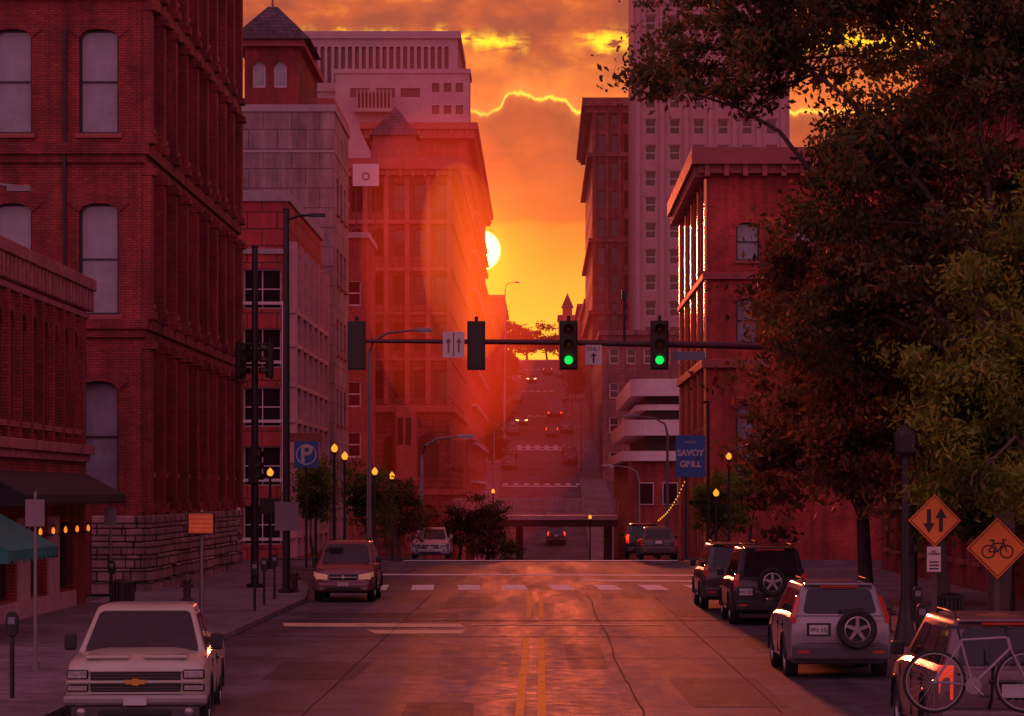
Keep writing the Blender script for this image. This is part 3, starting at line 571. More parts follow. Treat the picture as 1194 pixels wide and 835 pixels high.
# ------------------------------------------------------------ vehicles
WHC={}
def wheel(parent,c,r,w,side,name='wheel'):
    if r not in WHC:
        mb=MB(); mb.lathe([(r*.64,-w/2+.02),(r*.9,-w/2),(r*.985,-w/2+.035),(r,-w/4),(r,w/4),(r*.985,w/2-.035),(r*.9,w/2),(r*.64,w/2-.02)],'x',32,closed=True); t=mb.mesh('tyre',[RUB],40,True)
        mb=MB(); mb.lathe([(r*.66,w/2-.015),(r*.6,w/2-.01),(r*.57,w/2-.06),(r*.57,-w/2+.03)],'x',32)
        for k in range(5):
            a=2*math.pi*k/5+.3
            ca,sa=math.cos(a),math.sin(a); ww=r*.1
            P=lambda rr,o,x:(x,rr*ca-o*sa,rr*sa+o*ca)
            mb.add([P(r*.1,-ww,w/2-.03),P(r*.6,-ww*.8,w/2-.03),P(r*.6,ww*.8,w/2-.03),P(r*.1,ww,w/2-.03),P(r*.1,-ww,w/2-.07),P(r*.6,-ww*.8,w/2-.07),P(r*.6,ww*.8,w/2-.07),P(r*.1,ww,w/2-.07)],[(0,1,2,3),(4,7,6,5),(0,4,5,1),(1,5,6,2),(2,6,7,3),(3,7,4,0)])
        mb.lathe([(0,w/2-.015),(r*.14,w/2-.015),(r*.17,w/2-.04)],'x',16); q=mb.mesh('rim',[RIM],30,True)
        mb=MB(); mb.lathe([(0,w/2-.1),(r*.5,w/2-.1),(r*.5,-w/2+.05),(0,-w/2+.05)],'x',20); h=mb.mesh('wheel',[PLA],30,True)
        WHC[r]=(t,q,h)
    t,q,h=WHC[r]
    o=place(h,name,parent,c,(0,0,0 if side>0 else math.pi)); place(t,'tyre',o); place(q,'rim',o); return o
def car(name,label,cat,loc,rz,L,W,Zr,paint,style,front=True,rear=True,group='cars parked along the kerb',**k):
    root=thing(name,label,cat,loc,rz,group); hw=W/2; f=-L/2; r=L/2
    if style=='suv':
        st=[(f,.72,.44,.62,0),(f+.03,.84,.36,.72,0),(f+.10,.91,.30,.83,.015),(f+.2,.95,.27,.90,.025),(f+.36,.98,.25,.96,.035),(f+.7,1,.24,1.01,.045),(f+1.15,1,.24,1.06,.04),(f+1.8,1,.24,1.08,.03),(r-.9,1,.24,1.10,.02),(r-.3,.985,.26,1.10,.0),(r-.1,.955,.29,1.09,0),(r-.03,.92,.34,1.06,0),(r,.87,.42,1.0,0)]; gh=(f+1.05,f+1.82,r-.34,r-.07,1.05,.90,.72); wr=.355
    elif style=='sedan':
        st=[(f,.78,.36,.56,0),(f+.05,.88,.26,.66,0),(f+.2,.95,.2,.74,.01),(f+.6,.99,.18,.82,.03),(f+1.25,1,.18,.90,.03),(f+2,1,.18,.93,.02),(r-1.2,1,.18,.96,.02),(r-.35,.97,.22,.97,.01),(r-.05,.9,.3,.92,0),(r,.85,.38,.8,0)]; gh=(f+1.15,f+1.95,r-1.35,r-.62,.90,.88,.68); wr=.325
    else:
        st=[(f,.86,.48,.86,0),(f+.03,.92,.42,.95,.01),(f+.09,.955,.40,1.01,.02),(f+.2,.98,.38,1.06,.035),(f+.6,1,.38,1.10,.06),(f+1.3,1,.38,1.14,.05),(f+2,1,.38,1.15,.01),(f+3.6,1,.38,1.15,0),(r-.1,1,.4,1.18,0),(r,.98,.45,1.18,0)]; gh=(f+1.22,f+2.05,f+3.35,f+3.55,1.11,.91,.70); wr=.385
    secs=[]
    for y,w,zb,zt,cr in st:
        w*=hw; h=zt-zb; half=[(w*.84,zb),(w*.97,zb+.1*h),(w*1.0,zb+.34*h),(w*1.0,zb+.62*h),(w*.985,zb+.8*h),(w*.95,zb+.93*h),(w*.88,zt),(w*.45,zt+cr)]
        secs.append([(x,y,z) for x,z in half]+[(-x,y,z) for x,z in reversed(half)])
    mb=MB(); mb.loft(secs); body=mb.obj('body',paint,root)
    wy=[f+.88,r-.92] if style!='pickup' else [f+.95,r-1.15]
    cm=MB()
    for y in wy:
        for s in (-1,1): cm.cyl((s*(hw-.27),y,wr),(s*(hw+.3),y,wr),wr+.065,n=28)
    cut=cm.obj('cut',paint,root); bo=body.modifiers.new('b','BOOLEAN'); bo.object=cut; bo.operation='DIFFERENCE'; bo.solver='EXACT'
    bpy.context.view_layer.update(); dg=bpy.context.evaluated_depsgraph_get(); me=bpy.data.meshes.new_from_object(body.evaluated_get(dg)); body.modifiers.clear(); body.data=me
    me.polygons.foreach_set('use_smooth',[True]*len(me.polygons)); me.set_sharp_from_angle(angle=math.radians(30)); bpy.data.objects.remove(cut)
    for y in wy:
        for s in (-1,1):
            wheel(root,(s*(hw-.13),y,wr),wr,.22,s)
            pts=[(s*(hw-.005),y+(wr+.075)*math.cos(a),wr+(wr+.075)*math.sin(a)) for a in [math.pi*i/14-.05 for i in range(15)]+[math.pi+.05]]
            mb=MB(); mb.tube(pts,.022,6); mb.obj('wheel_arch_trim',PLA if style!='sedan' else paint,root,smooth=60)
    yb0,yt0,yt1,yb1,zb,wb,wt=gh; wb*=hw; wt*=hw; zt=Zr
    wb2=wb*.97 if style!='pickup' else wb
    mb=MB()
    c0=[(-wb,yb0,zb),(wb,yb0,zb),(wb2,yb1,zb),(-wb2,yb1,zb)]; c1=[(-wt,yt0,zt-.06),(wt,yt0,zt-.06),(wt*.98,yt1,zt-.06),(-wt*.98,yt1,zt-.06)]
    c15=[(-wt*.93,yt0+.1,zt-.018),(wt*.93,yt0+.1,zt-.018),(wt*.91,yt1-.06,zt-.018),(-wt*.91,yt1-.06,zt-.018)]
    c2=[(-wt*.72,yt0+.35,zt+.005),(wt*.72,yt0+.35,zt+.005),(wt*.7,yt1-.25,zt),(-wt*.7,yt1-.25,zt)]
    mb.loft([c0,c1,c15,c2]); mb.obj('cab',paint,root,bevel=.03,smooth=45)
    def pane(nm,a,b,c,d_,u0,u1,v0,v1,m=GLC,off=.012):
        a,b,c,d_=map(Vector,(a,b,c,d_)); B=lambda u,v:(a.lerp(b,u)).lerp(d_.lerp(c,u),v)
        n=(b-a).cross(d_-a).normalized()*off; p=[B(u0,v0),B(u1,v0),B(u1,v1),B(u0,v1)]
        pts=[]
        for i in range(4):
            q=p[i]; nx=p[(i+1)%4]; pv=p[i-1]; e=.07
            pts+= [q+(pv-q).normalized()*e, q+(pv-q).normalized()*e*.3+(nx-q).normalized()*e*.3, q+(nx-q).normalized()*e]
        mb=MB(); mb.add([x+n for x in pts]+[x-n*.5 for x in pts],[tuple(range(12))]+[(i,12+i,12+(i+1)%12,(i+1)%12) for i in range(12)]); mb.obj(nm,m,root)
    pane('windshield',c0[0],c0[1],c1[1],c1[0],.05,.95,.05,.93)
    pane('rear_window',c0[2],c0[3],c1[3],c1[2],.09,.91,.12,.9)
    spl={'suv':[(.05,.36),(.39,.68),(.71,.94)],'sedan':[(.1,.48),(.52,.86)],'pickup':[(.1,.62),(.67,.93)]}[style]
    for u0,u1 in spl:
        e=.05 if u0<.2 else 0
        pane('side_window',c0[1],c0[2],c1[2],c1[1],u0+e,u1,.12,.86); pane('side_window',c0[3],c0[0],c1[0],c1[3],1-u1,1-u0-e,.12,.86)
    for s in (-1,1):
        mb=MB(); mb.box(*sorted((s*hw*.96,s*hw*1.13)),yb0+.32,yb0+.46,zb+.03,zb+.21 if style!='pickup' else zb+.27); mb.obj('wing_mirror',PLA if style!='sedan' else paint,root,bevel=.03)
        for yy in ((yb0+1.3,yb0+2.2) if style!='pickup' else (yb0+1.5,)):
            mb=MB(); mb.box(s*hw-.02,s*hw+.03,yy,yy+.16,zb-.17,zb-.13); mb.obj('door_handle',PLA,root)
        for yy in ((yb0+.25,yb0+1.35,yb0+2.3) if style!='pickup' else (yb0+.3,yb0+1.55)):
            mb=MB(); mb.box(s*hw*.99-.004,s*hw*1.0+.004,yy-.008,yy+.008,.38,zb-.08); mb.obj('door_seam',PLA,root)
    if style=='pickup':
        mb=MB(); mb.box(-hw*.62,hw*.62,f-.05,f+.05,.64,.93,0); mb.obj('grille',PLA,root,bevel=.03)
        mb=MB(); mb.box(-hw*.93,hw*.93,f-.085,f-.02,.765,.805,0)
        for z in (.63,.935): mb.box(-hw*.64,hw*.64,f-.075,f-.0,z-.014,z+.014,0)
        mb.obj('grille_bar',paint,root,bevel=.012)
        mb=MB()
        for z in (.67,.71,.85,.89): mb.box(-hw*.6,hw*.6,f-.055,f-.04,z-.002,z+.002)
        mb.obj('grille_slats',STEEL,root)
        mb=MB(); mb.prism([(-.13,-.03),(-.045,-.03),(-.045,-.048),(.045,-.048),(.045,-.03),(.13,-.03),(.15,.03),(.045,.03),(.045,.048),(-.045,.048),(-.045,.03),(-.15,.03)],f-.10,f-.085); mb.obj('badge',mat('gold_badge',(.7,.4,.08),.3,.6,var=0),root,(0,0,.785))
        for s in (-1,1):
            for z0,z1 in ((.82,.95),(.65,.75)):
                mb=MB(); mb.box(*sorted((s*hw*.65,s*hw*.95)),f-.03,f+.12,z0,z1); h=mb.obj('headlight',PLA,root,bevel=.02)
                mb=MB(); mb.box(*sorted((s*hw*.67,s*hw*.93)),f-.042,f-.03,z0+.018,z1-.018); mb.obj('lens',mat('pickup_lamp_lens',(.6,.55,.55),.08,.4,var=.5,scale=16,coat=1),h,bevel=.005)
            mb=MB(); mb.lathe([(0,-.03),(.06,-.02),(.07,.02)],'y',16,c=(s*hw*.74,f-.13,.37)); mb.obj('fog_light',LENS,root)
        mb=MB(); mb.box(-hw*.99,hw*.99,f-.15,f+.12,.46,.61); mb.obj('bumper',mat('pale_bumper',(.34,.31,.29),.3,.5,var=.1),root,bevel=.05)
        mb=MB(); mb.box(-hw*.88,hw*.88,f-.12,f+.1,.28,.46); mb.obj('lower_valance',mat('grey_plastic',(.08,.065,.07),.6,var=.2),root,bevel=.04)
        mb=MB(); mb.box(-hw*.5,hw*.5,f-.14,f,.31,.41); mb.obj('air_intake',PLA,root,bevel=.02)
        mb=MB(); mb.box(-.16,.16,f-.175,f-.155,.47,.59); mb.obj('licence_plate',WPAINT,root)
        mb=MB(); mb.box(-hw*.02,hw*.8,yb0-.04,yb0+.02,zb+.03,zb+.05); mb.box(-hw*.8,-hw*.06,yb0-.04,yb0+.02,zb+.03,zb+.05); mb.obj('wiper',PLA,root)
        for s in (-1,1):
            mb=MB(); mb.box(s*.4-.3,s*.4+.3,f+.15,f+1.2,1.09,1.14); mb.obj('hood_bulge',paint,root,bevel=.04)
    elif front:
        gz=.62 if style=='suv' else .5
        mb=MB(); mb.box(-hw*.45,hw*.45,f-.02,f+.1,gz,gz+.17); mb.obj('grille',PLA,root,bevel=.03)
        mb=MB(); mb.box(-hw*.43,hw*.43,f-.035,f,gz+.075,gz+.1); mb.lathe([(0,0),(.05,0),(.06,.015)],'y',16,c=(0,f-.045,gz+.09)); mb.obj('grille_trim',CHR,root)
        for s in (-1,1):
            mb=MB(); mb.loft([[(s*hw*a,y,z) for a,y,z in q] for q in (((.5,f-.02,gz+.02),(.5,f-.02,gz+.15),(.5,f+.25,gz+.17),(.5,f+.25,gz)),((.86,f+.03,gz+.02),(.86,f+.03,gz+.2),(.86,f+.3,gz+.22),(.86,f+.3,gz)),((.955,f+.22,gz+.06),(.955,f+.22,gz+.24),(.955,f+.4,gz+.25),(.955,f+.4,gz+.06)))])
            mb.obj('headlight',k.get('lamp',LENS),root,bevel=.02)
            mb=MB(); mb.lathe([(0,-.02),(.055,-.02),(.07,.02)],'y',16,c=(s*hw*.7,f-.06,.4)); mb.obj('fog_light',LENS,root)
        mb=MB(); mb.box(-hw*.84,hw*.84,f-.07,f+.2,.3 if style=='suv' else .24,.56 if style=='suv' else .46); mb.obj('bumper',k.get('bump',paint),root,bevel=.07)
        mb=MB(); mb.box(-hw*.55,hw*.55,f-.085,f-.05,.33 if style=='suv' else .27,.43 if style=='suv' else .35); mb.obj('air_intake',PLA,root,bevel=.01)
        mb=MB(); mb.box(-.16,.16,f-.1,f-.08,.46,.56); mb.obj('licence_plate',WPAINT,root)
        mb=MB(); mb.box(-hw*.7,hw*.6,yb0-.02,yb0+.03,zb+.02,zb+.045); mb.obj('wiper',PLA,root)
    if rear:
        tz=k.get('tz',(.78,1.2)) if style=='suv' else ((.66,.88) if style=='sedan' else (.8,1.15))
        for s in (-1,1):
            mb=MB(); x0_,x1_=(s*hw*k.get('tw',.80),s*hw*.93)
            sl=lambda z: 0 if z<=1.05 or style!='suv' else -(z-1.05)/(Zr-1.05)*.27
            nr=lambda z: 1 if z<=1.05 or style!='suv' else 1-(z-1.05)/(Zr-1.05)*.21
            mb.add([(x*nr(z),y+sl(z),z) for z in (tz[0],1.05 if tz[0]<1.05<tz[1] else (tz[0]+tz[1])/2,tz[1]) for x,y in ((x0_,r-.14),(x1_,r-.18),(x1_,r-.04),(x0_,r+.012))],[(0,1,2,3),(8,9,10,11)]+[(q*4+i,q*4+(i+1)%4,q*4+4+(i+1)%4,q*4+4+i) for q in (0,1) for i in range(4)])
            mb.obj('tail_light',k.get('tail',TAIL),root,bevel=.012)
            mb=MB(); mb.box(*sorted((s*hw*.6,s*hw*.8)),r+.06,r+.075,.46,.5); mb.obj('reflector',TAIL,root)
        mb=MB(); mb.box(-hw*.9,hw*.9,r-.15,r+.07,.34,.6); mb.obj('bumper',k.get('bump',paint),root,bevel=.05)
        px=k.get('plate_x',0); pz=k.get('plate_z',.82)
        mb=MB(); mb.box(px-.2,px+.2,r-.01,r+.012,pz-.1,pz+.12); mb.obj('plate_recess',PLA,root,bevel=.01)
        mb=MB(); mb.box(px-.155,px+.155,r+.012,r+.025,pz-.07,pz+.085); pl=mb.obj('licence_plate',WPAINT,root)
        if k.get('plate'): text(k['plate'],.095,PLA,pl,(px,r+.028,pz),(math.pi/2,0,math.pi),'plate_lettering')
        if style=='suv':
            mb=MB(); mb.box(-.02,.02,r-.1,r-.04,1.14,1.18); mb.cyl((0,r-.05,1.16),(-.38,r-.10,1.20),.012,n=6); mb.obj('rear_wiper',PLA,root)
            mb=MB(); mb.box(-wt*.5,wt*.5,yt1+.0,yt1+.075,zt-.07,zt-.05); mb.obj('high_brake_light',TAIL,root)
            mb=MB(); mb.box(-wt*.9,wt*.9,yt1-.12,yt1+.07,zt-.045,zt-.01); mb.obj('roof_spoiler',paint,root,bevel=.015)
            mb=MB(); mb.box(-hw*.77,hw*.77,r-.02,r+.004,.615,.627); mb.obj('tailgate_seam',PLA,root)
        if k.get('spare'):
            sxx,szz=k['spare']; o=wheel(root,(sxx,r+.13,szz),.33,.2,1,'spare_wheel'); o.rotation_euler=(0,0,math.pi/2)
    if k.get('rails'):
        for s in (-1,1):
            mb=MB(); x=s*wt*.86; mb.tube([(x,yt0+.35,zt-.03),(x,yt0+.45,zt+.05),(x,yt1-.45,zt+.05),(x,yt1-.3,zt-.03)],.015,8); mb.obj('roof_rail',PLA,root,smooth=50)
    return root
def paint(n,c,m=.3,r=.32): return mat(n,c,r,m,var=.12,scale=1.5,coat=.5)
P_W=paint('pale_beige_paint',(.50,.46,.38),.1); P_MR=paint('dark_wine_paint',(.22,.06,.08)); P_SV=paint('silver_grey_paint',(.32,.27,.30),.4); P_DK=paint('dark_grey_paint',(.09,.06,.07)); P_BK=paint('near_black_paint',(.045,.03,.038)); P_LS=paint('light_silver_paint',(.42,.36,.38),.4); P_RG=paint('reddish_grey_paint',(.18,.10,.12),.15,.4)
q=car('pickup_truck','pale beige pickup truck with split grille parked at the kerb','pickup truck',(-5.52,40.2,-.14),math.radians(4.0),5.8,2.0,1.78,P_W,'pickup',rear=False); q.scale=(.95,.95,.95)
car('parked_suv','wine coloured small suv driving near the pavement','suv',(-5.55,82.3,0),0,4.5,1.76,1.7,P_MR,'suv',rear=False,rails=True,group='vehicles on the road',lamp=mat('headlight_glow',(.6,.45,.4),.15,var=0,emit=(1,.3,.15),es=.2))
car('parked_sedan','silver sedan parked near the crest of the road','sedan',(-5.1,134,0),0,4.7,1.8,1.44,P_LS,'sedan')
car('parked_suv','silver grey suv with exposed spare wheel parked at the kerb','suv',(4.98,49.4,-.03),math.pi,4.4,1.76,1.62,P_SV,'suv',front=False,spare=(-.26,.86),plate_x=.36,plate_z=.84,plate='PP3 55J',rails=True,bump=mat('grey_plastic_bumper',(.08,.065,.075),.5,var=.2),tz=(.95,1.4),tw=.84)
car('parked_suv','dark boxy suv with rear spare wheel parked at the kerb','suv',(5.35,68.3,0),math.pi,4.6,1.86,1.82,P_BK,'suv',front=False,spare=(-.02,1.02),plate_x=.58,plate_z=.78,plate='4KD 28T',rails=True,bump=PLA)
car('parked_suv','dark grey suv parked ahead of the boxy suv','suv',(5.15,77,0),math.pi,4.7,1.86,1.75,P_DK,'suv',front=False,rails=True)
SB=car('parked_suv','dark suv carrying a bicycle on its rear rack','suv',(5.55,35.5,-.05),math.pi,4.5,1.9,1.66,P_RG,'suv',front=False,rails=True,tail=mat('tail_light_glowing',(.5,.03,.02),.3,var=0,emit=(1,.06,.02),es=.55),tz=(.72,1.12),tw=.76)
mb=MB()
for x in (-.3,.3): mb.tube([(x,2.2,.6),(x,2.42,.75),(x,2.5,1.1),(x,2.62,1.15)],.02,8); mb.tube([(x,2.2,1.45),(x,2.45,1.15)],.012,6)
mb.tube([(-.35,2.5,.95),(.35,2.5,.95)],.018,8); mb.obj('bike_rack',PLA,SB)
car('parked_sedan','dark sedan parked near the crest of the road','sedan',(5.4,132,0),math.pi,4.7,1.8,1.5,P_DK,'sedan',front=False)
car('parked_suv','black suv parked just past the crest','suv',(5.0,140,-.15),math.pi,4.6,1.8,1.72,P_BK,'suv',front=False,tail=TAILON)
far1=car('distant_car','distant sedan with headlights lit coming downhill','sedan',(-2.7,417,zs(417)),0,4.7,1.8,1.5,P_DK,'sedan',rear=False,group='distant traffic',lamp=HEADON)
far2=car('distant_car','distant dark suv with lit tail lights driving uphill','suv',(1.5,268,zs(268)),math.pi,4.6,1.8,1.7,P_BK,'suv',front=False,tail=TAILON,group='distant traffic')
far3=car('distant_car','distant parked dark suv on the rising street','suv',(3.7,352,zs(352)),math.pi,4.6,1.8,1.7,P_DK,'suv',front=False,group='distant traffic')
copy_thing(far2,(-1.2,285,zs(285)),0,'distant dark suv on the rising street')
copy_thing(far1,(-1.6,520,zs(520)))
for (x,y) in ((1.4,545),(1.6,395)): copy_thing(far2,(x,y,zs(y)))
for (x,y) in ((3.7,366),(3.7,402),(-3.8,345),(-3.8,362),(-3.8,398),(3.7,470),(3.7,482),(-3.8,465),(-3.8,540),(3.7,535)): copy_thing(far3,(x,y,zs(y)))
BUS=thing('box_truck','distant pale box truck driving up the hill','truck',(2.2,430,zs(430)),group='distant traffic')
mb=MB(); mb.box(-1.2,1.2,0,6,.7,3.6); mb.obj('cargo_box',GREY,BUS,bevel=.05)
mb=MB(); mb.box(-1.1,1.1,6,8,.6,2.6); mb.obj('cab',P_LS,BUS,bevel=.1)
for s in (-1,1):
    for y in (1.5,6.9): wheel(BUS,(s*1.05,y,.45),.45,.25,s)
    mb=MB(); mb.box(s*.95-.12,s*.95+.12,-.04,0,.75,.95); mb.obj('tail_light',TAILON,BUS)
# ------------------------------------------------------------ bicycle
BK=thing('bicycle','pale framed bicycle strapped to a car rack','bicycle',(5.05,32.7,.58),0)
SILV=mat('pale_frame_paint',(.36,.30,.33),.35,.3,var=.05)
for x in (-.52,.53):
    mb=MB(); mb.lathe([(.345+.02*math.cos(a),.02*math.sin(a)) for a in [2*math.pi*i/8 for i in range(8)]],'y',40,closed=True); w=mb.obj('wheel',RUB,BK,(x,0,.345),smooth=60)
    mb=MB(); mb.lathe([(.315,-.012),(.33,-.012),(.33,.012),(.315,.012)],'y',40,closed=True)
    for k in range(20):
        a=2*math.pi*k/20; mb.cyl((.02*math.cos(a),(.02 if k%2 else -.02),.02*math.sin(a)),(.32*math.cos(a),0,.32*math.sin(a)),.0022,n=4)
    mb.cyl((0,-.05,0),(0,.05,0),.022); mb.obj('rim',RIM,w)
mb=MB(); bb=(-.08,0,.3); st_=(-.22,0,.82); hd=(.32,0,.85); hb=(.35,0,.72); ax=(-.52,0,.345); fx=(.53,0,.345)
for a,b,r_ in ((bb,st_,.016),(st_,hd,.016),(bb,hb,.018),(hd,hb,.02)): mb.cyl(a,b,r_,n=10)
for s in (-.05,.05):
    mb.cyl((bb[0],s*.6,bb[2]),(ax[0],s,ax[2]),.01,n=8); mb.cyl((st_[0],s*.5,st_[2]-.05),(ax[0],s,ax[2]),.009,n=8); mb.cyl((hb[0],s,hb[2]),(fx[0],s,fx[2]),.012,n=8)
mb.obj('frame',SILV,BK,smooth=50)
mb=MB(); mb.cyl(st_,(-.25,0,.95),.013); mb.loft([[(-.38,-.07,.95),(-.38,.07,.95),(-.38,.06,.99),(-.38,-.06,.99)],[(-.25,-.05,.95),(-.25,.05,.95),(-.25,.04,.985),(-.25,-.04,.985)],[(-.1,-.015,.955),(-.1,.015,.955),(-.1,.012,.98),(-.1,-.012,.98)]]); mb.obj('saddle',PLA,BK,bevel=.01)
mb=MB(); mb.cyl(hd,(.30,0,.95),.014); mb.tube([(.28,-.27,.97),(.34,-.1,.96),(.36,0,.955),(.34,.1,.96),(.28,.27,.97)],.013,8); mb.obj('handlebar',PLA,BK,smooth=60)
mb=MB(); mb.lathe([(0,-.075),(.095,-.075),(.095,-.06),(0,-.06)],'y',24,c=bb,closed=True); mb.cyl((bb[0],-.08,bb[2]),(bb[0],.08,bb[2]),.02); mb.cyl((bb[0],-.07,bb[2]),(bb[0]+.12,-.07,bb[2]-.12),.01)
mb.cyl((bb[0],.07,bb[2]),(bb[0]-.12,.07,bb[2]+.12),.01); mb.obj('crankset',CHR,BK)
for s in (-1,1):
    mb=MB(); mb.box(bb[0]-s*.12-.05,bb[0]-s*.12+.05,*sorted((s*.06,s*.16)),bb[2]+s*.12-.012,bb[2]+s*.12+.012); mb.obj('pedal',PLA,BK)
# ------------------------------------------------------------ traffic lights
SH=mat('signal_housing',(.035,.022,.015),.5,var=.15)
LOFF={'r':mat('signal_lens_red',(.12,.01,.01),.3,var=0),'a':mat('signal_lens_amber',(.14,.06,.01),.3,var=0),'g':mat('signal_lens_green_off',(.01,.08,.03),.3,var=0)}
GON=mat('signal_lens_green_lit',(.02,.3,.06),.3,var=0,emit=(.01,1,.12),es=.9)
def signal(loc,rz,lit,label,group='traffic lights on the mast'):
    root=thing('traffic_light',label,'traffic light',loc,rz,group)
    mb=MB(); mb.box(-.17,.17,0,.18,-.53,.53); mb.box(-.21,.21,.14,.16,-.57,.57); mb.cyl((0,.1,.5),(0,.1,.68),.04); mb.obj('housing',SH,root,bevel=.02)
    for i,c in enumerate('rag'):
        z=.35-.35*i; m=GON if (lit and c=='g') else LOFF[c]
        mb=MB(); mb.lathe([(0,-.03),(.07,-.022),(.10,.0)],'y',20,c=(0,0,z)); mb.obj('lens',m,root,smooth=60)
        mb=MB(); V=[];n=14
        for k in range(n+1):
            a=-.5+ (math.pi+1.0)*k/n; V+=[(.135*math.cos(a),0,z+.135*math.sin(a)),(.135*math.cos(a),-.22,z+.135*math.sin(a))]
        mb.add(V,[(2*k,2*k+1,2*k+3,2*k+2) for k in range(n)]); o=mb.obj('visor',SH,root); s=o.modifiers.new('s','SOLIDIFY'); s.thickness=.008
    return root
MA=thing('signal_mast','long steel signal mast arm reaching over the road','signal mast',(8.6,66,.13))
mb=MB(); mb.tube([(0,0,0),(0,0,7.0)],[.16,.11],14); mb.cyl((0,0,0),(0,0,.12),.26); mb.obj('pole',BLK,MA,smooth=40)
mb=MB(); mb.tube([(0,0,6.25),(-4.3,0,6.38),(-8.3,0,6.45),(-12.8,0,6.48)],[.1,.085,.065,.045],12); mb.obj('arm',mat('dark_red_mast',(.10,.03,.035),.4,.3,var=.2),MA,smooth=40)
mb=MB(); mb.cyl((-6.65,0,6.4),(-6.65,0,7.6),.03,.025); mb.box(-6.71,-6.59,-.07,.07,7.45,7.65); mb.obj('camera_post',BLK,MA)
for px,lit in ((415,0),(555,0),(663,1),(769,1)):
    signal((sx(px,65.7),65.6 if lit else 66.1,6.5),0 if lit else math.pi,lit,'dark traffic light showing green on the mast' if lit else 'dark unlit traffic light facing away on the mast')
def sign(loc,w,h,m,label,name='street_sign',rz=0,cat='sign'):
    root=thing(name,label,cat,loc,rz,'signs along the street')
    mb=MB(); mb.box(-w/2,w/2,0,.015,-h/2,h/2); mb.obj('panel',m,root,bevel=.004)
    return root
SW=mat('white_sign_face',(.72,.58,.58),.4,var=.05); SBL=mat('black_sign_ink',(.02,.02,.02),.5,var=0); OR=mat('orange_sign_face',(.9,.22,.03),.4,var=.05); BLU=mat('blue_sign_face',(.05,.15,.46),.5,var=.08)
s=sign((sx(529,65.9),65.85,sz(402,65.9)),.5,.6,SW,'white lane use sign with arrows hanging from mast')
mb=MB(); mb.box(-.012,.012,-.008,-.002,-.28,.28)
for x in (-.12,.12): mb.box(x-.018,x+.018,-.01,-.003,-.18,.06); mb.add([(x-.06,-.012,.05),(x+.06,-.012,.05),(x,-.012,.16)],[(0,1,2)])
mb.obj('arrows',mat('faded_brown_ink',(.25,.09,.06),.5,var=0),s)
s=sign((sx(692,65.9),65.85,sz(414,65.9)),.38,.46,SW,'small white only sign on mast'); text('ONLY',.12,SBL,s,(0,-.006,.14)); mb=MB(); mb.cyl((0,-.01,-.18),(0,-.01,-.02),.018,n=6); mb.add([(-.07,-.01,-.03),(.07,-.01,-.03),(0,-.01,.05)],[(0,1,2)]); mb.obj('arrow',SBL,s)
s=sign((sx(803,65.9),65.85,sz(415,65.9)),.75,.2,mat('grey_blue_blade',(.18,.2,.28),.4,var=.05),'narrow street name blade hanging from mast')
def pole(name,label,cat,loc,h,r=.08,m=BLK,group=None):
    root=thing(name,label,cat,loc,0,group); mb=MB(); mb.tube([(0,0,0),(0,0,h)],[r,r*.7],12); mb.cyl((0,0,0),(0,0,.12),r*2); mb.lathe([(0,.1),(r*.9,.03),(r*.75,0)],'z',12,c=(0,0,h)); mb.obj('post',m,root,smooth=40); return root
pl=pole('signal_pole','tall black signal pole on the corner pavement','signal pole',(-8.9,88.7,.13),10.6,.13)
mb=MB(); mb.cyl((-.35,0,7.6),(.35,0,7.6),.03); mb.obj('bracket',BLK,pl)
signal((-9.25,88.5,7.2),math.radians(60),0,'dark unlit traffic light on the corner pole','traffic lights on poles'); signal((-8.5,88.4,7.2),math.radians(-70),0,'dark unlit traffic light on the corner pole','traffic lights on poles'); signal((-8.85,88.45,3.9),math.radians(70),0,'low dark traffic light on the corner pole','traffic lights on poles')
pl2=pole('utility_pole','tall dark utility pole on the pavement edge','pole',(-7.5,84,.13),11.3,.12)
mb=MB(); mb.tube([(0,0,11),(.4,0,11.15),(1.1,0,11.15)],.04,8); mb.box(.7,1.15,-.1,.1,11.1,11.2); mb.obj('lamp_arm',BLK,pl2)
def pedbox(loc,label,m,fig=True):
    r_=thing('pedestrian_signal',label,'pedestrian signal',loc,0,'pedestrian signals'); mb=MB(); mb.box(-.3,.3,0,.2,-.25,.25); mb.obj('housing',SH,r_,bevel=.02)
    mb=MB(); mb.box(-.27,.27,-.012,0,-.22,.22); mb.obj('face',m,r_)
    mb=MB()
    for k in range(5): mb.box(-.26,.26,-.03,-.014,-.2+k*.1,-.195+k*.1)
    mb.obj('louvre',SH,r_); return r_
pole('signal_pole','short steel post carrying a pedestrian signal','post',(-7.62,64,.13),2.5,.06,STEEL); pedbox((-7.62,63.85,2.4),'orange lit pedestrian signal on short post',mat('orange_ped_face',(.7,.2,.08),.4,var=.5,scale=6,emit=(1,.08,.02),es=.15))
pedbox((sx(313,88),88.4,sz(590,88)),'dark pedestrian signal on the corner pole',SH); sign((sx(335,84),83.8,sz(602,84)),.7,.85,mat('sign_back_grey',(.24,.17,.19),.5,var=.1),'grey metal sign back on the utility pole')
s=sign((sx(357,112),112,sz(530,112)),.95,1.05,BLU,'blue parking sign with white letter P',name='parking_sign'); text('P',.95,SW,s,(0,-.01,0),bold=.02)
mb=MB(); mb.lathe([(.36,-.012),(.41,-.012),(.41,-.004),(.36,-.004)],'y',28,closed=True); mb.obj('ring',SW,s)
mb=MB(); mb.tube([(0,.06,-.5),(0,.06,-4.5)],.05,8); mb.obj('post',BLK,s)
sign((sx(357,112),112.02,sz(510,112)),1.3,.35,mat('brown_hotel_sign',(.35,.1,.06),.5,var=.1),'brown narrow sign above the parking sign')
pole('banner_post','slim dark post holding a blue banner','post',(sx(826,112),112,.13),6.5,.07)
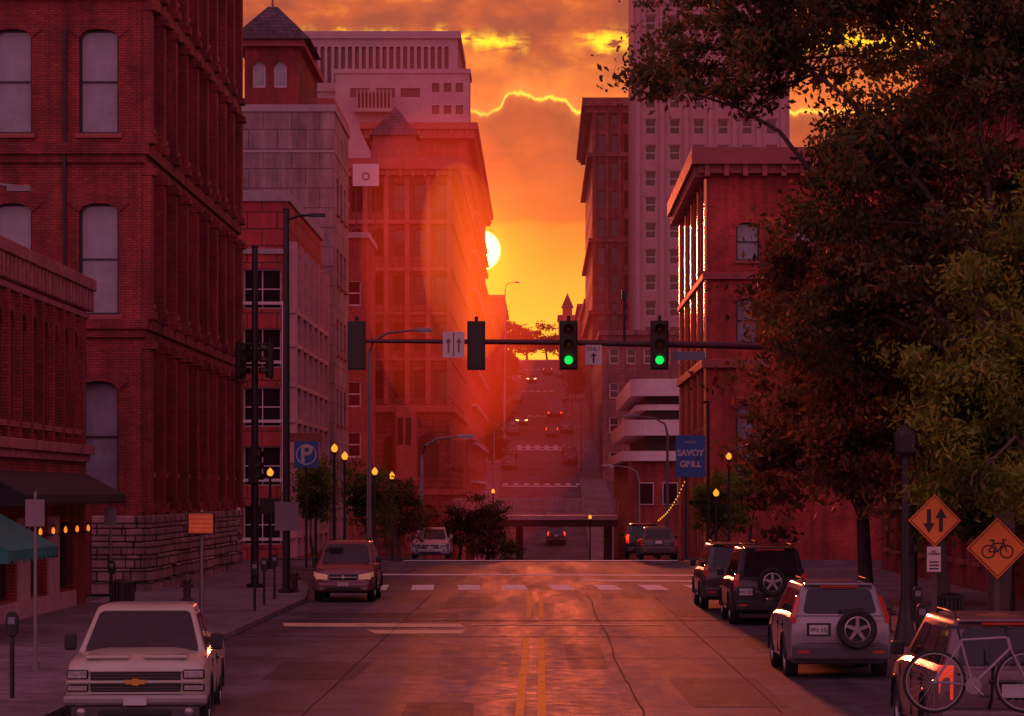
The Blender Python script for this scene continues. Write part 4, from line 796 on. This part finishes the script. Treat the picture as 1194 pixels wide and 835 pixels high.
s=sign((sx(805,112),111.95,sz(532,112)),1.15,1.65,BLU,'blue vertical restaurant banner with white lettering',name='banner'); text('SAVOY',.33,SW,s,(0,-.01,.12),bold=.012); text('GRILL',.33,SW,s,(0,-.01,-.32),bold=.012); text('HOTEL',.15,SW,s,(0,-.01,.55))
def diamond(loc,label,half,kind):
    root=thing('warning_sign',label,'road sign',loc,0,'orange warning signs')
    def dm(h,y,m,nm):
        mb=MB(); mb.prism([(0,-h),(h,0),(0,h),(-h,0)],y,y+.006); return mb.obj(nm,m,root,bevel=.002)
    dm(half,0,OR,'panel'); dm(half*.93,-.008,SBL,'border'); dm(half*.89,-.016,OR,'face')
    mb=MB(); mb.box(-.04,.04,.02,.08,-loc[2]+.13,half*.8); mb.obj('post',mat('wood_post',(.1,.06,.05),.7,var=.2),root)
    mb=MB(); y=-.022
    def ar(x,up):
        s=1 if up else -1
        q=[(x-.03,-.17*s),(x+.03,-.17*s),(x+.03,.05*s),(x-.03,.05*s)]; t=[(x-.085,.04*s),(x+.085,.04*s),(x,.19*s)]
        mb.prism(q,y,y+.004); mb.prism(t,y-.003,y+.003)
    if kind=='two': ar(-.09,False); ar(.09,True)
    else:
        for x in (-.14,.14): mb.lathe([(.085,y),(.105,y),(.105,y+.004),(.085,y+.004)],'y',24,c=(x,0,-.05),closed=True)
        for a,b in (((-.14,-.05),(-.06,.08)),((-.06,.08),(.09,.08)),((.09,.08),(.0,-.05)),((.0,-.05),(-.14,-.05)),((.0,-.05),(-.08,.12)),((.14,-.05),(.08,.13)),((.08,.13),(.14,.13)),((-.12,.125),(-.04,.125))): mb.cyl((a[0],y,a[1]),(b[0],y,b[1]),.010,n=6)
    mb.obj('symbol',SBL,root); return root
diamond((sx(1090,43),43,sz(607,43)),'orange diamond sign with two opposing arrows',.40,'two')
diamond((sx(1168,43),43.4,sz(640,43)),'orange diamond sign with black bicycle symbol',.47,'bike')
s=sign((sx(1088,43),42.9,sz(652,43)),.21,.38,SW,'small white parking rule sign below the diamond',name='parking_rule_sign')
text('NO\nPARKING',.043,SBL,s,(0,-.01,.1)); mb=MB()
for z in (-.05,-.1,-.15): mb.box(-.07,.07,-.008,-.002,z,z+.02)
mb.obj('small_print',SBL,s)
def cobra(loc,h,arm,label,m=STEEL):
    root=thing('street_lamp',label,'street lamp',loc,0,'curved arm street lamps'); mb=MB(); mb.tube([(0,0,0),(0,0,h-1.0),(arm*.06,0,h-.45),(arm*.3,0,h-.12),(arm*.75,0,h)],[.11,.075,.06,.05,.04],10); mb.cyl((0,0,0),(0,0,.4),.17,.14); mb.obj('post',m,root,smooth=50)
    s=1 if arm>0 else -1; mb=MB(); mb.loft([[(arm*.72+s*x,-w,h+z0),(arm*.72+s*x,w,h+z0),(arm*.72+s*x,w*.7,h+z1),(arm*.72+s*x,-w*.7,h+z1)] for x,w,z0,z1 in ((0,.05,-.05,.05),(.2,.14,-.08,.1),(.65,.15,-.08,.08),(.8,.06,-.03,.03))]); mb.obj('lamp_head',GREY,root,bevel=.03)
    mb=MB(); mb.box(*sorted((arm*.72+s*.25,arm*.72+s*.6)),-.1,.1,h-.12,h-.08); mb.obj('lamp_lens',LENS,root); return root
cobra((-7.1,118,.13),9.7,2.6,'pale curved arm street lamp on the far corner')
cobra((sx(492,132),132,.1),5.6,2.3,'pale curved arm street lamp beside rusty trees')
cobra((7.15,160,zs(160)),9.0,-2.4,'pale curved arm street lamp by the garage')
cobra((sx(745,190),190,zs(190)),9,-2.4,'pale curved arm street lamp down the hill')
cobra((-4.6,372,zs(372)),22,1.6,'tall slim street lamp on the rising street')
for y,s in ((300,1),(340,-1),(385,1),(440,-1),(480,1),(540,-1),(560,1)): cobra(((-4.9 if s>0 else 4.9),y,zs(y)),9,2.2*s,'slim street lamp on the rising street')
def globe(loc,h,label):
    root=thing('globe_lamp',label,'street lamp',loc,0,'glowing globe lamps'); mb=MB(); mb.tube([(0,0,0),(0,0,.5),(0,0,h-.22)],[.12,.07,.05],10); mb.lathe([(.05,0),(.11,.07),(.09,.11)],'z',12,c=(0,0,h-.25)); mb.obj('post',BLK,root,smooth=50)
    mb=MB(); mb.lathe([(0,-.14),(.08,-.12),(.125,-.03),(.125,.03),(.08,.11),(.03,.15),(0,.2)],'z',16,c=(0,0,h)); mb.obj('globe',GLOBE,root,smooth=80); return root
for px,py,d in ((390,523,108),(437,550,119),(457,555,124),(315,551,110),(368,560,120),(850,532,119),(800,551,128),(835,575,121),(402,532,111),(575,573,200),(688,603,205)):
    base=zs(d)+.1; zz=sz(py,d); globe((sx(px,d),d,base),zz-base,'black post lamp with glowing amber globe')
mb_r=thing('light_string','drooping string of small amber bulbs by the garage','string lights',(7,128,0)); mb=MB(); mw=MB(); pts=[]
for i in range(16):
    t=i/15; x=sx(768+34*t,128)-7; z=sz(605-45*t,128)-.25*math.sin(t*math.pi); pts.append((x,t*3,z)); mb.lathe([(0,-.05),(.04,0),(0,.05)],'z',8,c=(x,t*3,z-.07))
mw.tube(pts,.012,5); mb.obj('bulbs',GLOBE,mb_r); mw.obj('cable',BLK,mb_r)
lp=pole('lamp_post','fluted black lamp post under the trees','lamp post',(7.05,55,.13),3.6,.09); mb=MB(); mb.lathe([(.22,0),(.2,.25),(.12,.6),(.1,.9)],'z',16); mb.obj('base',BLK,lp,smooth=50)
mb=MB(); mb.lathe([(.08,0),(.2,.15),(.22,.5),(.1,.62),(0,.7)],'z',12,c=(0,0,3.6)); mb.obj('lantern',BLK,lp)
def meter(loc,label='grey parking meter on a thin post'):
    root=thing('parking_meter',label,'parking meter',loc,0,'parking meters'); mb=MB(); mb.cyl((0,0,0),(0,0,1.05),.035); mb.obj('post',BLK,root,smooth=40)
    mb=MB(); mb.loft([[(x*w,y,z) for x,y in ((-1,-.05),(1,-.05),(1,.06),(-1,.06))] for z,w in ((1.02,.05),(1.08,.085),(1.25,.095),(1.33,.08),(1.38,.04))]); mb.obj('head',PLA,root,bevel=.02)
    mb=MB(); mb.box(-.05,.05,-.06,-.052,1.2,1.3); mb.obj('display',GLB,root); return root
for px,d in ((14,41),(297,71),(308,75),(320,79),(130,72),(1075,44),(1070,52)): meter((sx(px,d),d,.0))
def hydrant(loc):
    root=thing('fire_hydrant','dark cast iron fire hydrant on the pavement','fire hydrant',loc,0,'fire hydrants'); mb=MB(); mb.lathe([(.16,0),(.16,.05),(.11,.07),(.1,.5),(.14,.52),(.14,.56),(.11,.62),(.05,.7),(.03,.76),(0,.76)],'z',16); mb.cyl((-.19,0,.42),(.19,0,.42),.05); mb.cyl((0,-.17,.38),(0,0,.38),.065); mb.obj('barrel',mat('hydrant_iron',(.08,.04,.04),.5,var=.2),root,smooth=45)
hydrant((sx(218,78),78,.13)); hydrant((sx(341,84),84.6,.13)); hydrant((7.3,60,.13))
def bin_(loc):
    root=thing('litter_bin','dark slatted metal litter bin on the pavement','litter bin',loc,0,'litter bins'); mb=MB()
    for k in range(20):
        a=2*math.pi*k/20; mb.box(.27*math.cos(a)-.02,.27*math.cos(a)+.02,.27*math.sin(a)-.02,.27*math.sin(a)+.02,.05,.9)
    mb.lathe([(.25,.0),(.25,.9)],'z',20); mb.lathe([(.15,.95),(.3,.9),(.3,.86)],'z',20); mb.obj('barrel',BLK,root)
bin_((-9.7,66,.13)); bin_((8.2,57,.13))
for px,d,h in ((130,74,2.6),(42,47,2.9)):
    q=pole('sign_post','thin steel post with small sign plate','sign post',(sx(px,d)-.1,d+.5,.13),h,.035,STEEL); mb=MB(); mb.box(-.16,.16,-.05,-.035,h-.5,h-.05); mb.obj('plate',MC['sign_back_grey'],q)
# ------------------------------------------------------------ painted sunset glow
def vol(name,label,me,e,colr):
    m=bpy.data.materials.new('sunset_glow_emission'); m.use_nodes=True; nt=m.node_tree; nt.nodes.clear(); o=nt.nodes.new('ShaderNodeOutputMaterial')
    em=nt.nodes.new('ShaderNodeEmission'); em.inputs[0].default_value=(*colr,1); em.inputs[1].default_value=e  # emission only: added volumes paint sun glare over street and facades
    nt.links.new(em.outputs[0],o.inputs['Volume']); m.cycles.homogeneous_volume=True
    me.materials.append(m); ob=place(me,name); tag(ob,label,'glow',kind='structure'); return ob
def ell(c,r):
    bm=bmesh.new(); bmesh.ops.create_uvsphere(bm,u_segments=64,v_segments=48,radius=1); bmesh.ops.scale(bm,vec=r,verts=bm.verts); bmesh.ops.translate(bm,vec=c,verts=bm.verts)
    me=bpy.data.meshes.new('glow'); bm.to_mesh(me); bm.free(); return me
vol('painted_glow','thin painted red sunset haze filling the valley',ell((-4,400,12),(70,230,75)),.00019,(1,.08,.07))
vol('painted_glow','denser painted red haze between the street walls',ell((-6.5,235,16),(12,105,19)),.0009,(1,.03,.006))
vol('painted_glow','bright painted red haze near the low sun',ell((-6.0,215,18),(6.3,70,11)),.0029,(1,.045,.005))
vol('painted_glow','bright painted orange haze beside the low sun',ell((-5.5,220,20),(3.2,50,6.5)),.0062,(1,.15,.01))
# ------------------------------------------------------------ world
w=bpy.data.worlds.new('World'); scene.world=w; w.use_nodes=True; nt=w.node_tree; nt.nodes.clear()
out=nt.nodes.new('ShaderNodeOutputWorld'); bg=nt.nodes.new('ShaderNodeBackground')
tc=nt.nodes.new('ShaderNodeTexCoord').outputs['Generated']; sp=nt.nodes.new('ShaderNodeSeparateXYZ'); nt.links.new(tc,sp.inputs[0]); X,Y,Z=sp.outputs
M=lambda *a,**k: math_(nt,*a,**k)
ym=M('MAXIMUM',Y,.05); a=M('DIVIDE',X,ym); e=M('DIVIDE',Z,ym)
def cvec(sa,se):
    cv=nt.nodes.new('ShaderNodeCombineXYZ'); nt.links.new(M('MULTIPLY',a,sa),cv.inputs[0]); nt.links.new(M('MULTIPLY',e,se),cv.inputs[1]); return cv.outputs[0]
n1=noise(nt,cvec(42.,95.),1.0,5,.55); n2=noise(nt,cvec(60.,190.),1.5,4,.6); nb=noise(nt,cvec(130.,60.),1.0,3,.5); nc=noise(nt,cvec(60.,110.),.8,5,.5)
n1c=M('SUBTRACT',n1,.5); nbc=M('SUBTRACT',nb,.5)
ew=M('ADD',e,M('MULTIPLY',n1c,.008))
rp=nt.nodes.new('ShaderNodeValToRGB'); nt.links.new(M('MULTIPLY',ew,5.0),rp.inputs[0]); els=rp.color_ramp.elements
def s2l(c): return tuple(((x/255)/12.92 if x/255<.04045 else ((x/255+.055)/1.055)**2.4) for x in c)
stops=[(.0,(200,50,20)),(.24,(255,190,45)),(.30,(255,178,40)),(.37,(253,156,34)),(.43,(244,126,26)),(.470,(236,104,22)),(.480,(206,76,22)),(.58,(196,68,26)),(.68,(216,88,36)),(.74,(238,116,44)),(.78,(190,72,38)),(.87,(210,88,38)),(1.,(130,40,34))]
els[0].position=stops[0][0]; els[0].color=(*s2l(stops[0][1]),1); els[1].position=1; els[1].color=(*s2l(stops[-1][1]),1)
for p_,c_ in stops[1:-1]: q=els.new(p_); q.color=(*s2l(c_),1)
def gauss(x,c,s): return M('POWER',2.718,M('MULTIPLY',M('POWER',M('ABSOLUTE',M('DIVIDE',M('SUBTRACT',x,c),s)),2.0),-1.))
def sgauss(x,c,s): return M('POWER',2.718,M('MULTIPLY',M('POWER',M('ABSOLUTE',M('DIVIDE',M('SUBTRACT',x,c),s)),3.5),-1.))
er=M('ADD',M('ADD',M('ADD',M('MULTIPLY',sgauss(a,-.006,.0075),.0065),M('MULTIPLY',sgauss(a,.006,.006),.0035)),.1340),M('MULTIPLY',nbc,.009))
df=M('SUBTRACT',e,er)
rim=M('MULTIPLY',gauss(df,0,.0007),rng(nt,n1,.36,.5,.4,1)); halo=M('MULTIPLY',gauss(df,.0015,.004),.30)
below=M('MULTIPLY',rng(nt,df,-.0012,.0,1,0),rng(nt,e,.094,.118,0,1))
lit=rng(nt,nc,.34,.66); cc=mixc(nt,lit,s2l((150,42,28)),s2l((206,78,34))); deep=rng(nt,df,-.025,0,0,1)
cc=mixc(nt,M('MULTIPLY',deep,.5),cc,s2l((134,42,36)))
c1=mixc(nt,M('MULTIPLY',below,.85),rp.outputs[0],cc)
up=rng(nt,e,.140,.150,0,1); dk=rng(nt,nc,.40,.60,1,0)
c1=mixc(nt,M('MULTIPLY',up,M('MULTIPLY',dk,.75)),c1,s2l((126,42,44)))
c1=mixc(nt,M('MULTIPLY',up,M('MULTIPLY',rng(nt,nc,.55,.68,0,1),.6)),c1,s2l((250,140,50)))
c1=mixc(nt,M('MULTIPLY',halo,1.0),c1,(1.0,.33,.05),'ADD')
c1=mixc(nt,rim,c1,(1.6,.85,.07))
bnd=gauss(M('ADD',e,M('MULTIPLY',nbc,.012)),.1585,.0027)
bs=M('MULTIPLY',bnd,rng(nt,M('ABSOLUTE',M('ADD',a,-.004)),.007,.016,0.,1)); bs=M('MULTIPLY',bs,rng(nt,n2,.38,.50,.0,1))
c1=mixc(nt,bs,c1,(1.7,.88,.02))
ds=M('SQRT',M('ADD',M('POWER',M('ABSOLUTE',M('SUBTRACT',a,-.0211)),2.),M('POWER',M('ABSOLUTE',M('SUBTRACT',e,.085)),2.)))
gl=M('POWER',2.718,M('DIVIDE',ds,-.009)); gl2=M('POWER',2.718,M('DIVIDE',ds,-.025))
c1=mixc(nt,gl,c1,(.9,.42,.0),'ADD'); c1=mixc(nt,gl2,c1,(.2,.07,.0),'ADD')
disc=rng(nt,ds,.0067,.0073,1,0); c1=mixc(nt,disc,c1,(8,5.5,.9))
back=mixc(nt,rng(nt,Z,0,.8),(.70,.24,.34),(.46,.21,.35))
c2_=mixc(nt,rng(nt,Y,-.05,.55),back,c1)
sk=nt.nodes.new('ShaderNodeTexSky'); sk.sky_type='NISHITA'; sk.sun_disc=False; sk.sun_elevation=math.radians(4.86); sk.sun_rotation=math.radians(-1)
c2_=mixc(nt,.003,c2_,sk.outputs[0],'ADD')
nt.links.new(c2_,bg.inputs[0]); bg.inputs[1].default_value=1.0; nt.links.new(bg.outputs[0],out.inputs[0])
sl=bpy.data.lights.new('sun','SUN'); sl.energy=1.8; sl.angle=math.radians(2.5); sl.color=(1,.15,.06); so=bpy.data.objects.new('sun',sl); col.objects.link(so)
dv=Vector((-.0211,1,.085)); so.rotation_euler=dv.to_track_quat('Z','Y').to_euler(); so.location=(0,-20,60)
cd=bpy.data.cameras.new('camera'); cd.lens=100; cd.sensor_width=36; cd.shift_x=-33/1194; cd.shift_y=156.5/1194; cd.clip_end=6000; cd.clip_start=.5
co=bpy.data.objects.new('camera',cd); col.objects.link(co); co.location=(0,0,H); co.rotation_euler=(math.pi/2,0,0); scene.camera=co
scene.view_settings.view_transform='Standard'; scene.view_settings.look='None'; scene.view_settings.exposure=0
